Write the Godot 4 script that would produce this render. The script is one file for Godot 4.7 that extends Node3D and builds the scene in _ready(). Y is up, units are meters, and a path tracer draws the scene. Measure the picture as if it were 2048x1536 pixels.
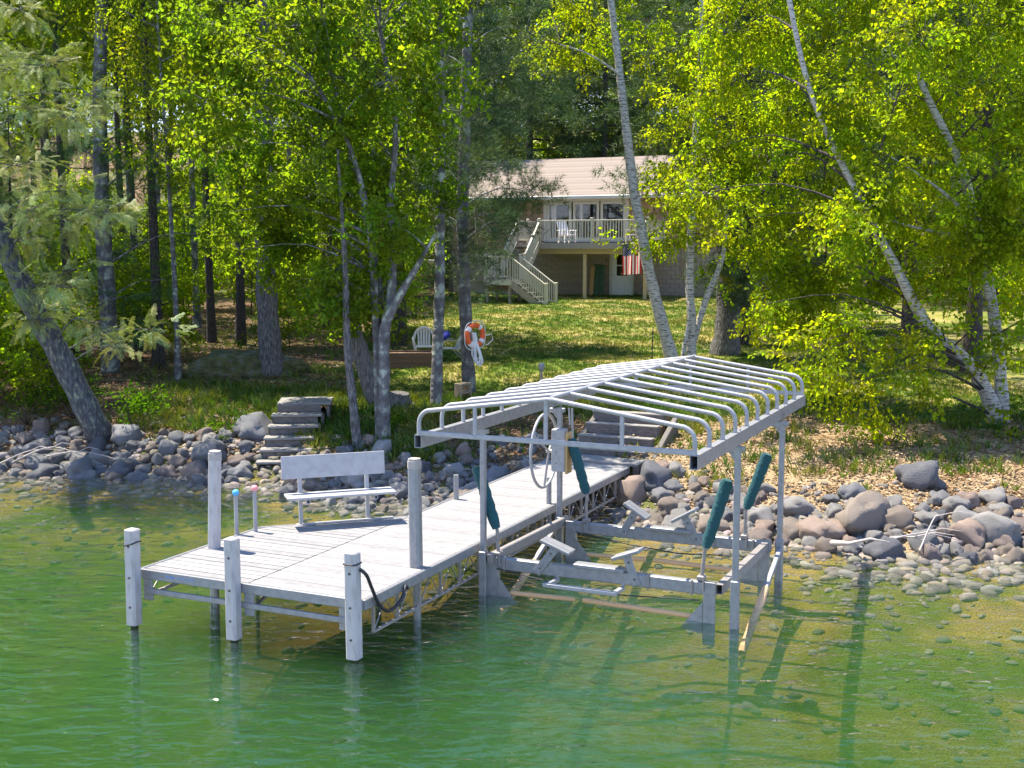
extends Node3D
# A lake shore: aluminium dock and boat lift, stone bank, lawn, house among trees. Units are metres, y is up.

class MB:
	# collects triangles of one mesh
	var v := PackedVector3Array()
	var n := PackedVector3Array()
	var c := PackedColorArray()
	var col := Color(1, 1, 1)
	func tri(a: Vector3, b: Vector3, d: Vector3, na: Vector3, nb: Vector3, nd: Vector3) -> void:
		if (b - a).cross(d - a).dot(na + nb + nd) > 0.0:
			v.append(a); v.append(d); v.append(b)
			n.append(na); n.append(nd); n.append(nb)
		else:
			v.append(a); v.append(b); v.append(d)
			n.append(na); n.append(nb); n.append(nd)
		c.append(col); c.append(col); c.append(col)
	func flat(a: Vector3, b: Vector3, d: Vector3, out: Vector3) -> void:
		var k := (b - a).cross(d - a).normalized()
		if k.dot(out) < 0.0:
			k = -k
		tri(a, b, d, k, k, k)
	func quad(a: Vector3, b: Vector3, d: Vector3, e: Vector3, out: Vector3) -> void:
		flat(a, b, d, out); flat(a, d, e, out)
	func box(at: Vector3, size: Vector3, b := 0.0, turn := Basis.IDENTITY) -> void:
		# a box with chamfered edges
		var h := size * 0.5
		b = minf(b, minf(h.x, minf(h.y, h.z)) * 0.9)
		var f := func(s: Vector3, axis: int) -> Vector3:
			var p := Vector3()
			for i in 3:
				p[i] = s[i] * (h[i] - (0.0 if i == axis else b))
			return at + turn * p
		for axis in 3:
			var i := (axis + 1) % 3
			var j := (axis + 2) % 3
			for sg in [-1.0, 1.0]:
				var q := []
				for w in [[-1, -1], [1, -1], [1, 1], [-1, 1]]:
					var s := Vector3()
					s[axis] = sg; s[i] = w[0]; s[j] = w[1]
					q.append(f.call(s, axis))
				var o := Vector3()
				o[axis] = sg
				quad(q[0], q[1], q[2], q[3], turn * o)
			if b > 0.0:
				for si in [-1.0, 1.0]:
					for sj in [-1.0, 1.0]:
						var s0 := Vector3(); var s1 := Vector3()
						s0[axis] = -1; s1[axis] = 1
						s0[i] = si; s1[i] = si; s0[j] = sj; s1[j] = sj
						var o2 := Vector3()
						o2[i] = si; o2[j] = sj
						quad(f.call(s0, i), f.call(s1, i), f.call(s1, j), f.call(s0, j), turn * o2)
		if b > 0.0:
			for k in 8:
				var s := Vector3(1 if k & 1 else -1, 1 if k & 2 else -1, 1 if k & 4 else -1)
				flat(f.call(s, 0), f.call(s, 1), f.call(s, 2), turn * s)
	func bar(a: Vector3, b: Vector3, w: float, t: float, ch := 0.0, up := Vector3.UP) -> void:
		# a square bar from a to b: w across, t along up
		var z := (b - a)
		var l := z.length()
		if l < 1e-5:
			return
		z /= l
		if absf(z.dot(up)) > 0.98:
			up = Vector3.RIGHT
		var x := up.cross(z).normalized()
		var y := z.cross(x)
		box((a + b) * 0.5, Vector3(w, t, l), ch, Basis(x, y, z))
	func tube(p: Array, r: Array, sides := 8, caps := true) -> void:
		var m := p.size()
		var ref := Vector3.UP
		var t0: Vector3 = (p[1] - p[0]).normalized()
		if absf(t0.dot(ref)) > 0.9:
			ref = Vector3.RIGHT
		var rings := []
		var nors := []
		for i in m:
			var t: Vector3 = (p[mini(i + 1, m - 1)] - p[maxi(i - 1, 0)]).normalized()
			ref = (ref - t * ref.dot(t)).normalized()
			var e := t.cross(ref)
			var ring := []
			var nor := []
			var rad: float = r[i] if i < r.size() else r[-1]
			for k in sides:
				var a := TAU * k / sides
				var o := ref * cos(a) + e * sin(a)
				nor.append(o)
				ring.append(p[i] + o * rad)
			rings.append(ring); nors.append(nor)
		for i in m - 1:
			for k in sides:
				var k2 := (k + 1) % sides
				tri(rings[i][k], rings[i][k2], rings[i + 1][k2], nors[i][k], nors[i][k2], nors[i + 1][k2])
				tri(rings[i][k], rings[i + 1][k2], rings[i + 1][k], nors[i][k], nors[i + 1][k2], nors[i + 1][k])
		if caps:
			for k in sides:
				var k2 := (k + 1) % sides
				flat(p[0], rings[0][k], rings[0][k2], p[0] - p[1])
				flat(p[m - 1], rings[m - 1][k], rings[m - 1][k2], p[m - 1] - p[m - 2])
	func lathe(prof: Array, sides := 16, at := Vector3.ZERO) -> void:
		# profile of Vector2(radius, height) turned round the y axis
		for i in prof.size() - 1:
			var d: Vector2 = prof[i + 1] - prof[i]
			for k in sides:
				var a0 := TAU * k / sides
				var a1 := TAU * (k + 1) / sides
				var q0 := Vector3(cos(a0), 0, sin(a0)); var q1 := Vector3(cos(a1), 0, sin(a1))
				var n0 := (q0 * d.y - Vector3.UP * d.x).normalized(); var n1 := (q1 * d.y - Vector3.UP * d.x).normalized()
				var A: Vector3 = at + q0 * prof[i].x + Vector3.UP * prof[i].y; var B: Vector3 = at + q1 * prof[i].x + Vector3.UP * prof[i].y
				var C: Vector3 = at + q1 * prof[i + 1].x + Vector3.UP * prof[i + 1].y; var D: Vector3 = at + q0 * prof[i + 1].x + Vector3.UP * prof[i + 1].y
				if prof[i].x > 1e-5:
					tri(A, B, C, n0, n1, n1)
				if prof[i + 1].x > 1e-5:
					tri(A, C, D, n0, n1, n0)
	func mesh(m: Material) -> ArrayMesh:
		var a := []
		a.resize(Mesh.ARRAY_MAX)
		a[Mesh.ARRAY_VERTEX] = v; a[Mesh.ARRAY_NORMAL] = n; a[Mesh.ARRAY_COLOR] = c
		var o := ArrayMesh.new()
		o.add_surface_from_arrays(Mesh.PRIMITIVE_TRIANGLES, a)
		o.surface_set_material(0, m)
		return o

var M := {}
var taken := {}
var rng := RandomNumberGenerator.new()
var fn := FastNoiseLite.new()
const AZ := deg_to_rad(24.7)
const DOCK := Vector3(-1.741, 0.0, -12.731)          # water level under the outer corner post of the dock
var FRAME := Basis(Vector3.UP, -AZ)                    # x along the dock's outer edge, -z along its walkway; the house stands the same way

func numbered(s: String) -> String:
	var k: int = taken.get(s, 0)
	taken[s] = k + 1
	return s if k == 0 else "%s_%03d" % [s, k]

func tag(o: Node, label: String, category: String, group := "", kind := "") -> void:
	if label: o.set_meta("label", label)
	if category: o.set_meta("category", category)
	if group: o.set_meta("group", group)
	if kind: o.set_meta("kind", kind)

func thing(called: String, label: String, category: String, at := Vector3.ZERO, basis := Basis.IDENTITY, group := "") -> Node3D:
	var o := Node3D.new()
	o.name = numbered(called)
	add_child(o)
	o.transform = Transform3D(basis, at)
	tag(o, label, category, group)
	return o

func part(called: String, b: MB, m: Material, parent: Node, at := Vector3.ZERO, basis := Basis.IDENTITY) -> MeshInstance3D:
	return put(called, b.mesh(m), parent, at, basis)

func put(called: String, mesh: Mesh, parent: Node, at := Vector3.ZERO, basis := Basis.IDENTITY) -> MeshInstance3D:
	var o := MeshInstance3D.new()
	o.name = numbered(called) if parent == self else called
	o.mesh = mesh
	o.transform = Transform3D(basis, at)
	parent.add_child(o, true)
	return o

func many(called: String, mesh: Mesh, places: Array, colors: Array, parent: Node) -> MultiMeshInstance3D:
	var mm := MultiMesh.new()
	mm.transform_format = MultiMesh.TRANSFORM_3D
	mm.use_colors = colors.size() > 0
	mm.mesh = mesh
	mm.instance_count = places.size()
	for i in places.size():
		mm.set_instance_transform(i, places[i])
		if colors.size():
			mm.set_instance_color(i, colors[i])
	var o := MultiMeshInstance3D.new()
	o.name = numbered(called) if parent == self else called
	o.multimesh = mm
	parent.add_child(o, true)
	o.set_meta("kind", "stuff")
	return o

func lin(r: float, g: float, b: float, a := 1.0) -> Color:
	var k := Color(r, g, b).linear_to_srgb()
	k.a = a
	return k

func ramp(stops: Array) -> Gradient:
	# stops of [offset, linear colour]
	var g := Gradient.new()
	var o := PackedFloat32Array(); var c := PackedColorArray()
	for s in stops:
		o.append(s[0]); c.append(lin(s[1].r, s[1].g, s[1].b))
	g.offsets = o; g.colors = c
	return g

func ntex(freq: float, stops: Array, size := 512, sd := 1, oct := 4, type := FastNoiseLite.TYPE_SIMPLEX_SMOOTH, warp := 0.0) -> NoiseTexture2D:
	var f := FastNoiseLite.new()
	f.noise_type = type; f.frequency = freq; f.seed = sd; f.fractal_octaves = oct
	if warp > 0.0:
		f.domain_warp_enabled = true; f.domain_warp_amplitude = warp; f.domain_warp_frequency = freq * 0.7
	var t := NoiseTexture2D.new()
	t.width = size; t.height = size; t.seamless = true; t.noise = f
	if stops.size():
		t.color_ramp = ramp(stops)
	return t

func mat(c: Color, rough := 0.8, metal := 0.0, spec := 0.5) -> StandardMaterial3D:
	# c holds linear values
	var m := StandardMaterial3D.new()
	m.albedo_color = lin(c.r, c.g, c.b)
	m.roughness = rough; m.metallic = metal; m.metallic_specular = spec
	return m

func grained(m: StandardMaterial3D, tex: Texture2D, scale: Vector3, bump: Texture2D = null, height := 0.0, world := false) -> StandardMaterial3D:
	m.uv1_triplanar = true
	m.uv1_world_triplanar = world
	m.uv1_scale = scale
	m.albedo_texture = tex
	if bump:
		m.heightmap_enabled = true
		m.heightmap_texture = bump
		m.heightmap_scale = height
	return m

func G3(a: float) -> Color:
	return Color(a, a, a)

func interp(x: float, X: Array, Y: Array) -> float:
	for i in X.size() - 1:
		if x <= X[i + 1]:
			return lerpf(Y[i], Y[i + 1], maxf(0.0, (x - X[i]) / (X[i + 1] - X[i])))
	return Y[-1]

const SX := [-90.0, -10.54, -8.94, -7.29, -5.65, -4.5, -3.62, -2.17, -1.09, -0.22, 1.46, 2.27, 3.36, 4.27, 5.02, 6.01, 6.8, 7.54, 12.0, 90.0]
const SZ := [-26.0, -24.23, -24.06, -23.68, -23.16, -22.9, -22.2, -21.2, -21.0, -21.3, -20.9, -19.6, -18.8, -18.2, -17.6, -17.2, -17.3, -17.3, -16.6, -14.0]
const KX := [-90.0, -4.5, -3.0, -0.5, 0.8, 2.2, 3.5, 90.0]
const KV := [1.7, 1.7, 2.7, 2.6, 1.7, 1.8, 3.2, 3.4]

func inland(x: float, z: float) -> float:
	# metres from the waterline, positive on land
	return (interp(x, SX, SZ) - z) * 0.93

func ground(x: float, z: float) -> float:
	var s := inland(x, z)
	var h := 0.0
	if s < 0.0:
		h = -minf(3.2, -0.085 * s + 0.018 * s * s) + fn.get_noise_2d(x * 14.0, z * 14.0) * 0.06
	else:
		h = 1.22 * (1.0 - exp(-s / interp(x, KX, KV))) + 0.034 * maxf(0.0, s - 5.0) + 0.13 * maxf(0.0, s - 42.0)
		h += fn.get_noise_2d(x * 8.0, z * 8.0) * 0.07 * minf(1.0, s) + fn.get_noise_2d(x * 30.0, z * 30.0) * 0.03 * minf(1.0, s)
	return h

func on(x: float, z: float, sink := 0.0) -> Vector3:
	return Vector3(x, ground(x, z) - sink, z)

func _ready() -> void:
	rng.seed = 7
	fn.seed = 3
	fn.frequency = 0.02
	fn.fractal_octaves = 3
	make_view()
	make_materials()
	make_ground()
	make_water()
	make_dock()
	make_lift()
	make_house()
	make_stones()
	make_yard()
	make_trees()
	make_undergrowth()

func make_view() -> void:
	var cam := Camera3D.new()
	cam.name = "camera"
	cam.fov = 35.65
	cam.far = 600.0
	add_child(cam)
	cam.transform = Transform3D(Basis(Vector3.RIGHT, deg_to_rad(-6.52)), Vector3(0, 4.5, 0))
	cam.current = true
	var e := Environment.new()
	var sm := ProceduralSkyMaterial.new()
	sm.sky_top_color = Color(0.40, 0.53, 0.76)
	sm.sky_horizon_color = Color(0.83, 0.87, 0.91)
	sm.sky_curve = 0.16
	sm.ground_bottom_color = Color(0.22, 0.30, 0.24)
	sm.ground_horizon_color = Color(0.5, 0.58, 0.55)
	sm.sun_angle_max = 12.0
	var sky := Sky.new()
	sky.sky_material = sm
	e.background_mode = Environment.BG_SKY
	e.sky = sky
	e.background_energy_multiplier = 1.0
	e.tonemap_mode = Environment.TONE_MAPPER_LINEAR
	e.tonemap_exposure = 2.95
	e.volumetric_fog_enabled = true
	e.volumetric_fog_density = 0.0
	e.sdfgi_enabled = true; e.ssao_enabled = true; e.ssil_enabled = true
	var we := WorldEnvironment.new()
	we.name = "environment"
	we.environment = e
	add_child(we)
	var sun := DirectionalLight3D.new()
	sun.name = "sun"
	sun.light_energy = 1.6
	sun.light_angular_distance = 0.5
	sun.light_color = Color(1.0, 0.955, 0.87)
	sun.shadow_enabled = true
	add_child(sun)
	sun.look_at_from_position(Vector3(-0.34, 0.9, -0.20), Vector3.ZERO, Vector3.UP)

func make_materials() -> void:
	var grey := ntex(0.012, [[0.0, G3(0.72)], [0.5, G3(0.9)], [1.0, G3(1.0)]], 512, 5, 5)
	var fine := ntex(0.06, [[0.0, G3(0.6)], [0.5, G3(0.85)], [1.0, G3(1.0)]], 512, 6, 4)
	var relief := ntex(0.03, [], 512, 9, 5)
	M.relief = relief
	M.deck = grained(mat(Color(0.42, 0.415, 0.42), 0.6), grey, Vector3(0.8, 0.8, 0.8))
	M.metal = grained(mat(Color(0.29, 0.294, 0.312), 0.42, 0.4), grey, Vector3(1.3, 1.3, 1.3))
	M.metal_dull = grained(mat(Color(0.28, 0.26, 0.25), 0.55, 0.35), grey, Vector3(1.3, 1.3, 1.3))
	M.white_metal = grained(mat(Color(0.34, 0.34, 0.352), 0.4), grey, Vector3(1.1, 1.1, 1.1))
	M.vinyl = grained(mat(Color(0.43, 0.415, 0.415), 0.5), ntex(0.02, [[0.0, Color(0.62, 0.6, 0.6)], [0.4, G3(0.9)], [1.0, G3(1.0)]], 256, 12, 5), Vector3(1.5, 0.5, 1.5))
	M.bench = grained(mat(Color(0.385, 0.385, 0.40), 0.4), grey, Vector3(0.9, 0.9, 0.9))
	M.dark = mat(Color(0.02, 0.022, 0.028), 0.7)
	M.bolt = mat(Color(0.06, 0.05, 0.05), 0.6)
	M.rubber = mat(Color(0.015, 0.016, 0.022), 0.5)
	M.teal = grained(mat(Color(0.008, 0.075, 0.088), 0.85), fine, Vector3(2, 1, 2), relief, 1.2)
	M.teal.rim_enabled = true; M.teal.rim = 0.2
	M.blue = mat(Color(0.08, 0.38, 0.72), 0.7)
	M.pink = mat(Color(0.75, 0.28, 0.30), 0.7)
	M.print_blue = mat(Color(0.10, 0.22, 0.55), 0.5)
	M.algae_wood = grained(mat(Color(0.75, 0.46, 0.24), 0.8), fine, Vector3(1, 3, 1))
	M.old_wood = grained(mat(Color(0.16, 0.145, 0.135), 0.9), ntex(0.02, [[0.0, G3(0.4)], [0.5, G3(0.8)], [1.0, G3(1.0)]], 512, 21, 5), Vector3(0.5, 3.0, 3.0), relief, 0.6)
	M.tread_wood = grained(mat(Color(0.25, 0.24, 0.23), 0.9), ntex(0.02, [[0.0, G3(0.5)], [0.5, G3(0.85)], [1.0, G3(1.0)]], 512, 22, 5), Vector3(0.6, 2.5, 2.5), relief, 0.6)
	M.brown_wood = grained(mat(Color(0.14, 0.085, 0.055), 0.9), fine, Vector3(0.7, 3.0, 3.0), relief, 0.6)
	M.tan_wood = grained(mat(Color(0.62, 0.40, 0.17), 0.8), fine, Vector3(1, 1, 1))
	M.concrete = grained(mat(Color(0.34, 0.26, 0.19), 0.95), fine, Vector3(2, 2, 2), relief, 0.5)
	# bark
	M.bark_grey = grained(mat(Color(1, 1, 1), 0.95), ntex(0.025, [[0.0, Color(0.03, 0.028, 0.028)], [0.42, Color(0.10, 0.095, 0.095)], [0.7, Color(0.17, 0.165, 0.17)], [1.0, Color(0.27, 0.27, 0.25)]], 512, 31, 5), Vector3(1.6, 0.35, 1.6), ntex(0.03, [], 512, 32, 4), 4.0)
	M.bark_lichen = grained(mat(Color(1, 1, 1), 0.95), ntex(0.014, [[0.0, Color(0.05, 0.048, 0.05)], [0.5, Color(0.13, 0.125, 0.13)], [0.62, Color(0.17, 0.17, 0.17)], [0.68, Color(0.33, 0.37, 0.31)], [1.0, Color(0.42, 0.46, 0.38)]], 512, 33, 5), Vector3(0.6, 0.42, 0.6), ntex(0.03, [], 512, 34, 4), 3.5)
	M.bark_dark = grained(mat(Color(1, 1, 1), 0.95), ntex(0.025, [[0.0, Color(0.015, 0.012, 0.011)], [0.5, Color(0.05, 0.042, 0.038)], [1.0, Color(0.12, 0.105, 0.095)]], 512, 35, 5), Vector3(1.4, 0.4, 1.4), ntex(0.03, [], 512, 36, 4), 3.0)
	M.bark_blue = grained(mat(Color(1, 1, 1), 0.95), ntex(0.02, [[0.0, Color(0.02, 0.022, 0.03)], [0.5, Color(0.075, 0.082, 0.105)], [0.72, Color(0.12, 0.13, 0.14)], [0.78, Color(0.26, 0.31, 0.20)], [1.0, Color(0.32, 0.36, 0.24)]], 512, 37, 5), Vector3(1.2, 0.4, 1.2), ntex(0.03, [], 512, 38, 4), 4.0)
	M.bark_birch = grained(mat(Color(1, 1, 1), 0.7), ntex(0.02, [[0.0, Color(0.03, 0.025, 0.025)], [0.30, Color(0.07, 0.06, 0.055)], [0.38, Color(0.32, 0.295, 0.275)], [0.6, Color(0.45, 0.43, 0.405)], [1.0, Color(0.56, 0.54, 0.51)]], 512, 39, 4), Vector3(0.5, 1.9, 0.5), ntex(0.03, [], 512, 40, 4), 1.0)
	M.slimy = grained(mat(Color(0.07, 0.075, 0.035), 0.8), fine, Vector3(2, 1, 2))
	M.stick = grained(mat(Color(0.42, 0.38, 0.36), 0.9), fine, Vector3(2, 2, 2))
	# leaves: thin sheets that let light through; the copies carry the tint
	for k in [["leaf", 1.25], ["needle", 0.8], ["blade", 0.9], ["litter", 0.3]]:
		var m := mat(Color(1, 1, 1), 0.5, 0.0, 0.4)
		m.vertex_color_use_as_albedo = true
		m.backlight_enabled = true
		m.backlight = Color(k[1], k[1], k[1] * (0.5 if k[0] != "needle" else 0.68))
		m.cull_mode = BaseMaterial3D.CULL_DISABLED
		M[k[0]] = m
	# ground and stones
	var gm := mat(Color(1, 1, 1), 0.95, 0.0, 0.3)
	gm.vertex_color_use_as_albedo = true
	M.ground = grained(gm, ntex(0.05, [[0.0, G3(0.35)], [0.45, G3(0.75)], [1.0, G3(1.0)]], 1024, 41, 5), Vector3(0.45, 0.45, 0.45), ntex(0.05, [], 1024, 42, 5), 5.0, true)
	M.ground_flat = grained(mat(Color(0.26, 0.17, 0.10), 0.95), M.ground.albedo_texture, Vector3(0.6, 0.6, 0.6))
	M.stones = []
	var sc := [Color(0.26, 0.265, 0.28), Color(0.19, 0.20, 0.22), Color(0.34, 0.33, 0.32), Color(0.30, 0.25, 0.21), Color(0.38, 0.29, 0.24), Color(0.15, 0.155, 0.175), Color(0.42, 0.41, 0.40), Color(0.27, 0.22, 0.20)]
	var speck := ntex(0.05, [[0.0, G3(0.25)], [0.3, G3(0.5)], [0.5, G3(0.8)], [0.7, G3(0.95)], [1.0, Color(1.25, 1.2, 1.1)]], 512, 44, 5)
	for k in sc:
		M.stones.append(grained(mat(k * 0.95, 0.9), speck, Vector3(1.7, 1.7, 1.7), relief, 2.6))
	M.moss_rock = grained(mat(Color(1, 1, 1), 0.95), ntex(0.012, [[0.0, Color(0.02, 0.022, 0.012)], [0.4, Color(0.055, 0.06, 0.015)], [0.6, Color(0.11, 0.10, 0.03)], [0.75, Color(0.10, 0.11, 0.09)], [1.0, Color(0.24, 0.25, 0.22)]], 512, 45, 5), Vector3(0.7, 0.7, 0.7), relief, 5.0)
	# water: a smooth, nearly clear sheet with ripples
	var w := StandardMaterial3D.new()
	w.transparency = BaseMaterial3D.TRANSPARENCY_ALPHA
	w.albedo_color = lin(0.03, 0.16, 0.045, 0.03)
	w.roughness = 0.02
	w.metallic_specular = 0.5
	w.uv1_triplanar = true; w.uv1_world_triplanar = true
	w.uv1_scale = Vector3(0.10, 0.10, 0.22)
	w.heightmap_enabled = true
	w.heightmap_texture = ntex(0.014, [], 1024, 51, 3, FastNoiseLite.TYPE_SIMPLEX_SMOOTH, 18.0)
	w.heightmap_scale = 4.2
	M.water = w
	# house
	M.siding = grained(mat(Color(0.40, 0.26, 0.17), 0.85), ntex(0.03, [[0.0, G3(0.7)], [1.0, G3(1.0)]], 256, 61, 4), Vector3(2, 0.3, 2))
	M.block = grained(mat(Color(0.36, 0.30, 0.25), 0.95), fine, Vector3(1, 1, 1), relief, 0.5)
	M.mortar = mat(Color(0.32, 0.27, 0.225), 0.95)
	M.trim = mat(Color(0.52, 0.51, 0.48), 0.5)
	M.rail = mat(Color(0.52, 0.49, 0.39), 0.55)
	M.deck_wood = grained(mat(Color(0.36, 0.31, 0.25), 0.85), fine, Vector3(0.6, 2, 2))
	M.beam_wood = grained(mat(Color(0.52, 0.42, 0.24), 0.85), fine, Vector3(0.6, 2, 2))
	M.shingle = grained(mat(Color(0.235, 0.195, 0.172), 0.95), ntex(0.08, [[0.0, G3(0.55)], [0.5, G3(0.85)], [1.0, G3(1.0)]], 512, 62, 4), Vector3(1, 1, 1))
	M.door = mat(Color(0.66, 0.68, 0.70), 0.5)
	M.glass = StandardMaterial3D.new()
	M.glass.transparency = BaseMaterial3D.TRANSPARENCY_ALPHA
	M.glass.albedo_color = lin(0.05, 0.05, 0.06, 0.12)
	M.glass.roughness = 0.02
	M.room = mat(Color(0.10, 0.08, 0.07), 0.9)
	M.plastic = grained(mat(Color(0.66, 0.62, 0.55), 0.5), grey, Vector3(2, 2, 2))
	M.orange = mat(Color(0.80, 0.13, 0.03), 0.6)
	M.white_cloth = mat(Color(0.80, 0.79, 0.82), 0.8)
	M.cushion = mat(Color(0.012, 0.025, 0.26), 0.8)
	M.sling = mat(Color(0.30, 0.36, 0.34), 0.8)
	M.rope = mat(Color(0.50, 0.44, 0.34), 0.9)
	M.green_plastic = mat(Color(0.03, 0.10, 0.045), 0.5)
	M.flag_blue = mat(Color(0.01, 0.015, 0.07), 0.8)

func steps_axis(a: Array) -> PackedFloat32Array:
	# coordinates from [start, end, step] runs
	var o := PackedFloat32Array()
	for r in a:
		var x: float = r[0]
		while x < r[1] - 1e-4:
			o.append(x)
			x += r[2]
	o.append(a[-1][1])
	return o

func sheet(xs: PackedFloat32Array, zs: PackedFloat32Array, h: Callable, tint, m: Material) -> ArrayMesh:
	var v := PackedVector3Array(); var n := PackedVector3Array(); var c := PackedColorArray(); var ix := PackedInt32Array()
	var w := xs.size()
	for z in zs:
		for x in xs:
			v.append(Vector3(x, h.call(x, z), z))
	n.resize(v.size())
	for j in zs.size():
		for i in w:
			var l := v[j * w + maxi(i - 1, 0)]; var r := v[j * w + mini(i + 1, w - 1)]
			var u := v[maxi(j - 1, 0) * w + i]; var d := v[mini(j + 1, zs.size() - 1) * w + i]
			n[j * w + i] = (d - u).cross(r - l).normalized()
			if tint != null:
				c.append(tint.call(v[j * w + i]))
	for j in zs.size() - 1:
		for i in w - 1:
			var a := j * w + i
			ix.append_array([a, a + 1, a + w + 1, a, a + w + 1, a + w])
	var arr := []
	arr.resize(Mesh.ARRAY_MAX)
	arr[Mesh.ARRAY_VERTEX] = v; arr[Mesh.ARRAY_NORMAL] = n; arr[Mesh.ARRAY_INDEX] = ix
	if c.size():
		arr[Mesh.ARRAY_COLOR] = c
	var o := ArrayMesh.new()
	o.add_surface_from_arrays(Mesh.PRIMITIVE_TRIANGLES, arr)
	o.surface_set_material(0, m)
	return o

func lawn_share(x: float, z: float) -> float:
	# 1 on the mown lawn, 0 on forest floor and bare bank
	var s := inland(x, z)
	var k := fn.get_noise_2d(x * 20.0, z * 20.0)
	var from_left := x + 4.6 - maxf(0.0, (-z - 34.0)) * 0.05 + k * 2.2
	var top := s - interp(x, [-4.0, -1.0, 2.0, 6.0, 12.0], [3.0, 3.4, 3.6, 5.6, 5.8]) + k * 1.5
	return clampf(from_left * 0.9, 0.0, 1.0) * clampf(top * 1.2, 0.0, 1.0) * clampf((25.0 - x + k * 6.0) * 0.3, 0.0, 1.0)

func ground_tint(p: Vector3) -> Color:
	var s := inland(p.x, p.z)
	var a := fn.get_noise_2d(p.x * 45.0, p.z * 45.0) * 0.5 + 0.5
	var b := fn.get_noise_2d(p.x * 16.0 + 400.0, p.z * 16.0) * 0.5 + 0.5
	var d := fn.get_noise_2d(p.x * 90.0, p.z * 90.0 + 70.0) * 0.5 + 0.5
	if s < 0.0:
		var sand := Color(0.30, 0.195, 0.05).lerp(Color(0.43, 0.295, 0.085), d)
		return sand.lerp(Color(0.13, 0.15, 0.02), smoothstep(0.42, 0.62, b * 0.6 + a * 0.4))
	var soil := Color(0.20, 0.125, 0.07).lerp(Color(0.33, 0.225, 0.13), d)
	soil = soil.lerp(Color(0.10, 0.065, 0.04), smoothstep(0.55, 0.7, a))
	if p.x < 2.5 or p.z < -58.0:
		soil = soil.lerp(Color(0.10, 0.15, 0.025), smoothstep(0.45, 0.6, b) * (0.9 if p.z < -58.0 else 0.7))
	if p.x > 2.5 and p.z > -58.0:
		soil = Color(0.36, 0.25, 0.14).lerp(Color(0.52, 0.40, 0.25), d).lerp(Color(0.20, 0.12, 0.06), smoothstep(0.58, 0.7, a))
	var grass := Color(0.15, 0.22, 0.03).lerp(Color(0.33, 0.35, 0.07), smoothstep(0.3, 0.7, b))
	grass = grass.lerp(Color(0.50, 0.41, 0.16), smoothstep(0.46, 0.64, a * 0.5 + b * 0.5) * 0.9)
	return soil.lerp(grass, lawn_share(p.x, p.z))

func make_ground() -> void:
	var xs := steps_axis([[-160, -60, 10], [-60, -20, 2], [-20, -12, 0.5], [-12, 12, 0.16], [12, 22, 0.5], [22, 60, 2], [60, 160, 10]])
	var zs := steps_axis([[-220, -100, 8], [-100, -60, 2], [-60, -36, 0.6], [-36, -15, 0.16], [-15, -5, 0.4], [-5, 30, 2.5], [30, 90, 10]])
	var o := put("ground", sheet(xs, zs, ground, ground_tint, M.ground), self)
	o.set_meta("kind", "structure")
	o.set_meta("label", "grassy bank, lawn and forest floor sloping down to the lake bed")

func wave(x: float, z: float) -> float:
	var near := clampf(1.0 - (absf(x) - 14.0) * 0.2, 0.0, 1.0)
	var a := fn.get_noise_3d(x * 42.0, z * 85.0, 12.0) * 0.017 + fn.get_noise_3d(x * 95.0 + z * 30.0, z * 190.0, 40.0) * 0.0085
	return a * near * clampf((-z - 3.0) * 0.4, 0.0, 1.0)

func make_water() -> void:
	var xs := steps_axis([[-150, -20, 10], [-20, -14, 1], [-14, 14, 0.075], [14, 20, 1], [20, 150, 10]])
	var zs := steps_axis([[-26.5, -6, 0.07], [-6, -2, 0.5], [-2, 90, 8]])
	var o := put("lake_water", sheet(xs, zs, wave, null, M.water), self)
	o.set_meta("kind", "structure")
	o.set_meta("label", "rippled clear green lake water round the dock")
	# the murk below the surface: green light scattered back by the depth of the water
	var f := FogVolume.new()
	f.name = "water_depth"
	f.shape = RenderingServer.FOG_VOLUME_SHAPE_BOX
	f.size = Vector3(200, 4.0, 110)
	f.position = Vector3(0, -2.05, 29)
	var fm := FogMaterial.new()
	fm.density = 0.55
	fm.albedo = lin(0.075, 0.24, 0.05)
	f.material = fm
	add_child(f)
	f.set_meta("kind", "structure")
	f.set_meta("label", "green depth of the lake water below its surface")

func prism(b: MB, poly: Array, y0: float, y1: float) -> void:
	# an upright prism over a convex polygon of Vector2(x, z)
	var mid := Vector2()
	for p in poly:
		mid += p / poly.size()
	for i in poly.size():
		var p: Vector2 = poly[i]
		var q: Vector2 = poly[(i + 1) % poly.size()]
		var o := (p + q) * 0.5 - mid
		b.quad(Vector3(p.x, y0, p.y), Vector3(q.x, y0, q.y), Vector3(q.x, y1, q.y), Vector3(p.x, y1, p.y), Vector3(o.x, 0, o.y))
		if i > 0 and i < poly.size() - 1:
			var a: Vector2 = poly[0]
			for y in [y0, y1]:
				b.flat(Vector3(a.x, y, a.y), Vector3(p.x, y, p.y), Vector3(q.x, y, q.y), Vector3(0, 1 if y == y1 else -1, 0))

func L(u: float, v: float, h: float) -> Vector3:
	# along the walkway, along the outer edge, up: in the dock's own axes
	return Vector3(v, h, -u)

func octagon(b: MB, r: float, y0: float, y1: float, ch := 0.35) -> void:
	var p := []
	var k := r * (1.0 - ch)
	for w in [[r, -k], [r, k], [k, r], [-k, r], [-r, k], [-r, -k], [-k, -r], [k, -r]]:
		p.append(Vector2(w[0], w[1]))
	prism(b, p, y0, y1)

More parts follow.
